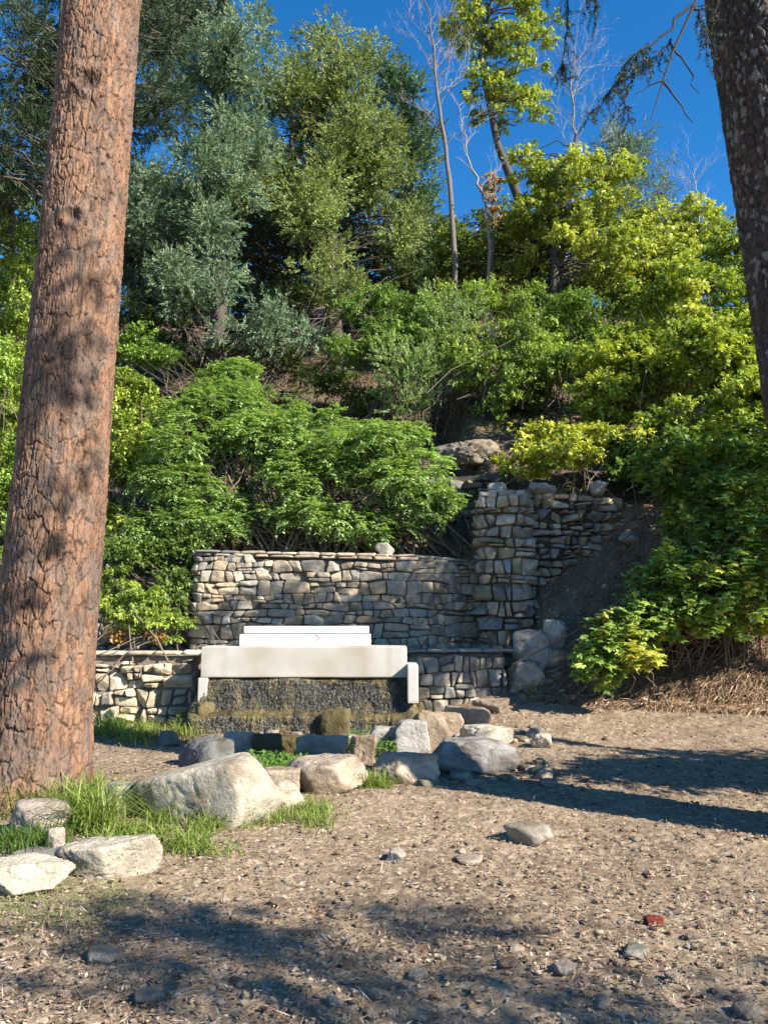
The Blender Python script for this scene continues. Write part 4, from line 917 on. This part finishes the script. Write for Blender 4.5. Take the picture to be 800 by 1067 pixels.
boulder(412, 449, 750, 791, 'bright grey square block right of the spring pool', (.42, .42, .42), 132, depth=.7, sink=.2, p=16)
boulder(384, 419, 757, 790, 'dull grey block touching the bright one', (.36, .36, .35), 142, depth=.8, sink=.2, p=14)
boulder(308, 362, 766, 799, 'pinkish rectangular block in the middle of the front row', (.45, .39, .34), 152, depth=.5, sink=.2, p=18, flat=.7)
boulder(334, 366, 738, 772, 'brown wet mossy block below the right part of the curtain', MOSSY, 162, depth=.8, sink=.1, p=16)
boulder(230, 264, 762, 788, 'white-faced block at the left foot of the moss curtain', (.50, .47, .42), 172, depth=.7, sink=.2, p=14)
boulder(260, 294, 764, 792, 'dark mossy block next to the white-faced one', (.10, .09, .045), 182, depth=.7, sink=.2, p=14)
boulder(290, 327, 765, 791, 'olive mossy block left of the pinkish block', (.14, .12, .05), 192, depth=.7, sink=.2, p=14)
boulder(362, 384, 748, 760, 'small wet ochre stone under the curtain', (.28, .23, .13), 197, depth=.7, sink=.2, p=14, name='stone')
boulder(383, 430, 732, 764, 'tan block at the right foot of the moss curtain', (.42, .35, .27), 202, depth=.7, sink=.2, p=15)
boulder(428, 470, 742, 788, 'tilted brown slab standing beside the bright grey block', (.33, .27, .21), 212, depth=.8, sink=.2, lean=-.25, p=15)
boulder(420, 452, 730, 762, 'mossy brown rock under the right end pier of the spout', (.20, .165, .09), 207, depth=.9, sink=.2, p=10)
boulder(200, 226, 730, 764, 'mossy rock under the left end of the spout', (.17, .15, .07), 208, depth=.9, sink=.2, p=10)
boulder(362, 392, 766, 796, 'tan stone wedged between the pinkish block and the grey one', (.42, .35, .27), 211, depth=.8, sink=.2, p=14)
boulder(268, 312, 800, 832, 'low tan stone between the largest boulder and the pinkish boulder', (.44, .38, .31), 213, depth=.7, sink=.3, p=12)
boulder(452, 484, 742, 770, 'small brown block at the edge of the path beside the tilted slab', (.36, .30, .24), 214, depth=.8, sink=.2, p=14)
boulder(446, 498, 702, 731, 'rounded boulder with a pale split face before the shaded low wall', (.36, .31, .25), 222, depth=.7, p=8, sink=.3)
boulder(494, 522, 698, 714, 'small flat grey rock at the end of the shaded low wall', (.30, .29, .28), 232, depth=.8, sink=.2, name='stone')
boulder(418, 450, 708, 726, 'grey stone tucked under the shaded low wall', (.26, .25, .24), 237, depth=.8, sink=.2, name='stone')
boulder(462, 520, 736, 760, 'flat brown rock sunk in the dirt path', (.33, .27, .22), 242, depth=.9, sink=.6, p=8, flat=.6)
boulder(492, 535, 728, 744, 'low dusty rock in the path above the flat brown one', (.30, .25, .21), 247, depth=.9, sink=.6, p=8, flat=.6)
boulder(528, 571, 694, 724, 'squared grey-brown rock at the bottom of the rock pile on the bank', (.50, .46, .41), 252, depth=.8, sink=.2, p=15, dz=.08, rough=.12)
boulder(537, 582, 664, 706, 'large grey boulder leaning in the rock pile on the bank', (.50, .48, .44), 262, depth=.7, sink=.3, dz=.12, p=14, rough=.16)
boulder(568, 592, 655, 682, 'small grey rock on top of the rock pile on the bank', (.55, .53, .50), 272, depth=.8, sink=.3, dz=.14, name='stone')
boulder(572, 594, 682, 698, 'flat pale rock at the right of the rock pile', (.52, .50, .46), 282, depth=.8, sink=.3, dz=.08, name='stone')
boulder(554, 576, 764, 780, 'little pale rock at the end of the blue-grey boulder', (.42, .38, .32), 292, depth=.8, sink=.3, name='stone')
boulder(118, 147, 736, 755, 'smooth pale stone at the foot of the left low wall', (.45, .41, .34), 302, depth=.8, p=7, sink=.3, name='stone')
boulder(172, 202, 738, 756, 'pale cream stone beside the left end of the spout', (.48, .45, .40), 312, depth=.8, p=7, sink=.3, name='stone')
boulder(108, 130, 712, 742, 'tall narrow stone leaning on the left low wall', (.42, .38, .31), 317, depth=.6, p=9, sink=.2, name='stone')
boulder(163, 187, 762, 778, 'dark small rock on the shaded strip below the low wall', (.22, .21, .20), 322, depth=.8, sink=.3, name='stone')
boulder(398, 412, 562, 572, 'x', (.4, .4, .4), 333) if False else None
r = np.random.default_rng(55); g = Geo(); v0, t0 = ico(3)
for k in range(420):
    px, py = r.uniform(215, 575), r.uniform(758, 822)
    if k > 150: px, py = r.uniform(535, 720), r.uniform(505, 735)
    if k <= 150 and px < 300 and py > 800: continue
    c = G(px, py); s_ = r.uniform(.025, .085)*(.75 if k > 150 else 1); vv, tt = rockv(3, np.array([1.2, 1, .8])*s_*2, int(r.integers(1e6)), p=9, planes=9)
    g.add(vv+c+np.array([0, 0, s_*.25]), t=tt, col=np.array([(.30, .25, .19), (.24, .20, .15), (.36, .31, .25), (.16, .14, .09)][r.integers(4)])*r.uniform(.7, 1.1))
kind(link('rubble', g, M_rock), 'stuff', 'small broken stones between the spring boulders and in the dirt bank')
# stone left lying on top of the tall wall
v, t = rockv(4, (.26, .22, .24), 340, p=8); c = P(402, 566, 12.12); c[2] = 2.44-.022*4.4+.085+.09
g = Geo(); g.add(v+c, t=t, col=(.33, .30, .25)); tag(link('stone', g, M_rock, origin=c), 'single pale stone perched on top of the tall wall', 'rock', 'loose stones')
for k, (px, py, w_, h_, lab) in enumerate(((520, 508, .34, .20, 'grey block sitting at the left end of the stone pier top'), (562, 506, .42, .22, 'long grey stone lying on the middle of the stone pier top'), (622, 510, .34, .30, 'pointed pale stone near the right end of the stone pier top'), (652, 518, .30, .22, 'rounded stone where the pier top meets the dirt bank'))):
    c = P(px, py, 12.6+.1*(k > 1)); v, t = rockv(4, (w_, .3, h_), 360+k, p=10, rough=.12); c[2] = 3.42-.02*(k+1)*.5+.1+h_*.3 if k < 3 else H(c[0], c[1])+.08
    g = Geo(); g.add(v+c, t=t, col=(.30, .275, .24)); tag(link('stone', g, M_rock, origin=c), lab, 'rock', 'loose stones')
# stone outcrop by the upper terrace
v, t = rockv(5, (1.1, 1.0, 1.1), 350, p=6, rough=.2); c = P(484, 474, 15.3); g = Geo(); g.add(v*np.array([1, .8, .6])+c, t=t, col=(.20, .165, .12))
tag(link('boulder', g, M_rock, origin=c), 'brown outcrop boulder above the upper terrace wall', 'boulder', 'boulders by the spring')
# single stones lying in the foreground
LS = 'loose stones on the dirt'
def pst(px0, px1, pt, pb, label, col, seed, **kw): boulder(px0, px1, pt, pb, label, col, seed, name='stone', group=LS, k=4, sink=kw.pop('sink', .25), **kw)
pst(527, 576, 858, 882, 'flat pale grey stone in the sunlit dirt at centre right', (.45, .43, .40), 901, depth=.6, flat=.5)
pst(403, 423, 885, 899, 'small white stone near the centre of the dirt', (.50, .48, .46), 902)
pst(674, 692, 954, 968, 'little brick-red stone casting a shadow to its left', (.26, .05, .035), 903, p=14)
pst(650, 680, 987, 1002, 'dark grey rounded stone below the red one', (.20, .20, .18), 904)
pst(578, 603, 1003, 1020, 'grey stone near the bottom right of centre', (.22, .20, .18), 905)
pst(696, 714, 1016, 1028, 'small brown stone in the bottom right dirt', (.33, .27, .22), 906)
pst(84, 122, 990, 1008, 'flat angular grey flake in the lower left shadow', (.34, .32, .29), 907, flat=.4, depth=.7)
pst(140, 168, 1030, 1050, 'dull grey stone at the lower left', (.28, .26, .24), 908)
pst(425, 445, 1012, 1025, 'pale pebble at the bottom centre', (.40, .36, .31), 909)
pst(770, 800, 1046, 1066, 'dark stone in the bottom right corner', (.20, .18, .16), 910)
pst(618, 640, 1040, 1056, 'grey stone at the bottom edge right of centre', (.25, .23, .21), 911)
pst(280, 300, 940, 948, 'flat brown chip stone left of the bottom shadows', (.36, .31, .26), 912)
pst(475, 505, 893, 901, 'thin light flake of stone below the centre', (.44, .39, .33), 913, flat=.4)
pst(520, 540, 1000, 1010, 'rust-brown stone at the bottom centre right', (.28, .20, .14), 914)
pst(340, 356, 1040, 1052, 'round grey pebble at the bottom centre left', (.30, .29, .27), 915)

# ------------------------------------------------------------------ small plants, grass, litter
def on_ground(px0, px1, py0, py1, n, r):
    c = [G(px0, py1), G(px1, py1), G(px0, py0), G(px1, py0)]
    u = r.random(n); v = r.random(n)
    p = (c[0][None]*(1-u)[:, None]+c[1][None]*u[:, None])*(1-v)[:, None]+(c[2][None]*(1-u)[:, None]+c[3][None]*u[:, None])*v[:, None]
    p[:, 2] = Hs(p[:, 0], p[:, 1]); return p
def blades(geo, p, h, w, r, cA, cB, lean=.5, lay=0):
    n = len(p); a = r.uniform(0, 2*PI, n); dr = np.stack([np.cos(a), np.sin(a), 0*a], -1); s = np.stack([-np.sin(a), np.cos(a), 0*a], -1)
    hh = (h*r.uniform(.4, 1.25, n))[:, None]; ln = lean*r.uniform(.1, 1.5, n)[:, None]; ww = w*r.uniform(.7, 1.3, n)[:, None]
    z = np.array([0, 0, 1.])
    m1 = p+z*hh*.5*(1-lay)+dr*hh*ln*.25; m2 = p+z*hh*.86*(1-lay)+dr*hh*ln*.75; tp = p+z*hh*(1-ln*.28)*(1-lay)+dr*hh*ln*1.3
    v = np.stack([p-s*ww*.5, p+s*ww*.5, m1-s*ww*.45, m1+s*ww*.45, m2-s*ww*.3, m2+s*ww*.3, tp-s*ww*.05, tp+s*ww*.05], 1)
    i = np.arange(n)[:, None]*8; q = np.concatenate([i+np.array([[0, 1, 3, 2]]), i+np.array([[2, 3, 5, 4]]), i+np.array([[4, 5, 7, 6]])])
    k = r.random((n, 1)); c = (np.array(cA)*(1-k)+np.array(cB)*k)*r.uniform(.75, 1.25, (n, 1)); geo.add(v.reshape(-1, 3), q, col=np.repeat(c, 8, 0))
r = np.random.default_rng(77)
g = Geo(); gA, gB = (.11, .19, .03), (.33, .38, .10)
def tufts(px0, px1, py0, py1, ntuft, per, h, w, spread, lean=.6, a=gA, b=gB):
    c = on_ground(px0, px1, py0, py1, ntuft, r); hv = np.repeat(r.uniform(.25, 1.35, ntuft), per); p = np.repeat(c, per, 0)+np.concatenate([r.normal(size=(ntuft*per, 2))*spread, np.zeros((ntuft*per, 1))], 1); p[:, 2] = Hs(p[:, 0], p[:, 1])-.01
    blades(g, p, h*hv, w, r, a, b, lean*1.5)
tufts(60, 112, 838, 868, 22, 60, .27, .009, .06, .7)
tufts(0, 50, 838, 850, 14, 55, .26, .009, .06, .6)
tufts(0, 60, 872, 890, 26, 45, .12, .007, .07, .6, (.07, .14, .03), (.16, .24, .05))
tufts(92, 235, 862, 892, 30, 45, .115, .009, .07, .8)
tufts(150, 240, 850, 870, 10, 45, .18, .009, .05, .8)
tufts(240, 335, 843, 862, 28, 50, .10, .007, .07, .7)
tufts(95, 130, 752, 768, 12, 60, .22, .010, .09, .6, (.10, .19, .03), (.25, .34, .08))
tufts(125, 210, 758, 775, 34, 45, .13, .009, .10, .7, (.13, .19, .03), (.32, .36, .10))
tufts(378, 412, 812, 822, 8, 60, .13, .008, .04, .7)
tufts(466, 486, 800, 808, 3, 45, .14, .007, .03, .6)
tufts(0, 120, 925, 985, 110, 14, .035, .004, .06, .7, (.14, .18, .05), (.33, .34, .14))
tufts(120, 260, 880, 960, 60, 10, .03, .003, .07, .8, (.20, .20, .08), (.38, .35, .18))
tufts(430, 460, 736, 752, 10, 40, .07, .008, .06, .7, (.12, .20, .04), (.25, .33, .08))
kind(link('grass', g, M_grass), 'stuff', 'green and straw-coloured grass tufts among the rocks')
# cress and ferns in the wet hollow
def cress(label, px0, px1, py0, py1, n, L, seed, hgt=.12, cA=(.07, .16, .02), cB=(.17, .30, .04)):
    rr = np.random.default_rng(seed); p = on_ground(px0, px1, py0, py1, n, rr); c0 = p.mean(0); p[:, 2] += hgt*rr.random(n)**.6
    root = thing('fern_clump', label, 'plant', (c0[0], c0[1], H(c0[0], c0[1])), 'green plants in the spring hollow'); fg, sg = Geo(), Geo()
    d = rdir(rr, n); d[:, 2] = np.abs(d[:, 2])*.4; w = rr.random((n, 1))
    leaves(fg, p, d, np.array([0, -.2, 1.])+rdir(rr, n)*.5, L*rr.uniform(.6, 1.3, n), L*.6*rr.uniform(.6, 1.3, n), np.array(cA)*(1-w)+np.array(cB)*w)
    for k in range(0, n, 14):
        b = p[k].copy(); b[2] = H(b[0], b[1])-.01; tube(fg, [b, p[k]], [.003, .002], 4, (.12, .15, .04))
    link('foliage', fg, M_leaf, root)
cress('bright green cress filling the wet hollow between the rocks', 258, 322, 800, 822, 1500, .045, 31, .17)
cress('green ferny cress spilling over the block near the curtain', 362, 412, 778, 795, 1100, .042, 32, .22)
cress('green weeds at the left foot of the spout', 186, 214, 745, 762, 380, .05, 33, .25, (.10, .18, .02), (.26, .33, .05))
cress('small green weeds at the right foot of the spout', 428, 452, 738, 752, 240, .04, 34, .08)
cress('few dry yellow leaves under the rock pile', 545, 562, 724, 736, 40, .07, 35, .14, (.28, .22, .06), (.40, .36, .12))
# dark wet pool
g = Geo(); a = np.linspace(0, 2*PI, 40, endpoint=False); rr_ = 1+.12*np.sin(a*3)+.08*np.sin(a*5+1)
pc = np.array([-.95, 9.55]); v = np.column_stack([pc[0]+1.25*rr_*np.cos(a), pc[1]+.55*rr_*np.sin(a), np.full(40, -.105)]); v = np.vstack([[pc[0], pc[1], -.105], v])
g.add(v, t=[[0, k, k % 40+1] for k in range(1, 41)], col=(.02, .02, .015))
M_water, nt_, bb = mat_new('dark_water'); bb.inputs['Base Color'].default_value = (.02, .018, .012, 1); bb.inputs['Roughness'].default_value = .08
nz_ = N(nt_, 'ShaderNodeTexNoise', Scale=9.0); bp_ = N(nt_, 'ShaderNodeBump', Strength=.15, Distance=.02); nt_.links.new(nz_.outputs[0], bp_.inputs['Height']); nt_.links.new(bp_.outputs[0], bb.inputs['Normal'])
kind(link('water', g, M_water, smooth=False), 'structure', 'dark shallow spring pool between the rocks')
# straw and dead needles on the foot of the bank
r = np.random.default_rng(88); g = Geo(); n = 24000
x = 2.2+4.8*r.random(n)**.75; yf = np.interp(x, [2, 5, 9], [11.35, 10.75, 10.3]); y = yf-.25+np.abs(r.normal(size=n))*.55*np.interp(x, [2.2, 3.2, 7], [.25, 1.0, 1.9])
p = np.stack([x, y, Hs(x, y)+.02+.05*r.random(n)], -1)
d = np.stack([-.9+r.normal(size=n)*.7, -.6+r.normal(size=n)*.5, -.35+r.normal(size=n)*.3], -1)
c = np.where(r.random((n, 1)) < .35, np.array([.48, .34, .21]), np.array([.27, .155, .085]))*r.uniform(.5, 1.3, (n, 1))
leaves(g, p, d, rdir(r, n)*.6+np.array([0, -.3, 1.]), r.uniform(.10, .34, n), r.uniform(.006, .016, n), c, droop=.1)
kind(link('dry_straw', g, M_dry), 'stuff', 'matted brown pine straw and dead stems at the foot of the bank')
# litter
g = Geo(); n = 64000; Yv = 2.3+(r.random(n)**1.5)*8.7; x = (r.random(n)-.5)*Yv*1.25; k = (Hs(x, Yv) < .7); x, Yv = x[k], Yv[k]; n = len(x)
cl = vn(np.stack([x*2.2, Yv*2.2, 0*x], -1), 71); k = r.random(n) < .25+cl*1.1; x, Yv = x[k], Yv[k]; n = len(x)
p = np.stack([x, Yv, Hs(x, Yv)+.012+.008*r.random(n)], -1); d = rdir(r, n); d[:, 2] *= .25
pal = np.array([(.42, .31, .21), (.30, .20, .13), (.16, .10, .065), (.40, .32, .24), (.36, .24, .14), (.22, .15, .10), (.38, .28, .19)])
c = pal[r.integers(len(pal), size=n)]*r.uniform(.6, 1.15, (n, 1)); th = r.random(n) < .5
leaves(g, p, d, np.array([0, 0, 1.])+rdir(r, n)*.55, np.where(th, r.uniform(.03, .09, n), r.uniform(.012, .034, n)), np.where(th, r.uniform(.0025, .006, n), r.uniform(.008, .02, n)), c)
kind(link('ground_litter', g, M_litter, smooth=False), 'stuff', 'dead needles, bark flakes and bits of leaf strewn over the dirt')
g = Geo(); n = 2200; Yv = 2.3+(r.random(n)**1.6)*8.5; x = (r.random(n)-.5)*Yv*1.25; v0, t0 = ico(2)
for k in range(n):
    if H(x[k], Yv[k]) > .7: continue
    s_ = r.uniform(.006, .02)*(1.8 if r.random() < .06 else 1); vv = v0*(1+.25*r.normal(size=(len(v0), 1))*.5)*np.array([1.2, 1, .65])*s_; an = r.uniform(0, 6.28)
    vv = vv@np.array([[math.cos(an), -math.sin(an), 0], [math.sin(an), math.cos(an), 0], [0, 0, 1]]).T
    g.add(vv+np.array([x[k], Yv[k], H(x[k], Yv[k])+.008]), t=t0, col=np.array(pal[r.integers(len(pal))])*r.uniform(.45, .85)*np.array([.95, 1, 1.05]))
kind(link('gravel', g, M_rock, smooth=False), 'stuff', 'small pebbles scattered in the dirt')
g = Geo(); n = 9000; x = r.uniform(1.9, 6.5, n); y = 11.1+r.random(n)*1.9; p = np.stack([x, y, Hs(x, y)+.015+.02*r.random(n)], -1); d = rdir(r, n); th = r.random(n) < .4
leaves(g, p, d, np.array([0, -.6, .8])+rdir(r, n)*.5, np.where(th, r.uniform(.06, .22, n), r.uniform(.02, .06, n)), np.where(th, .006, r.uniform(.015, .04, n)), pal[r.integers(len(pal), size=n)]*r.uniform(.4, 1.1, (n, 1)))
kind(link('bank_litter', g, M_litter, smooth=False), 'stuff', 'dead leaves and twigs caught on the steep dirt bank')
# leaf litter and low growth covering the slope soil
g = Geo(); n = 90000; x = r.uniform(-14, 16, n); y = 13.2+r.random(n)**1.2*20; z = Hs(x, y); cl = vn(np.stack([x*.8, y*.8, 0*x], -1), 75)
p = np.stack([x, y, z+.02+.3*r.random(n)*cl], -1); d = rdir(r, n); d[:, 2] *= .5
c = np.where((cl > .45)[:, None], np.array([.07, .11, .025]), np.array([.12, .085, .055]))*r.uniform(.5, 1.4, (n, 1))
leaves(g, p, d, np.array([0, 0, 1.])+rdir(r, n)*.6, r.uniform(.05, .13, n), r.uniform(.03, .07, n), c)
kind(link('ground_cover', g, M_leaf), 'stuff', 'low growth and dead leaves on the slope under the trees')
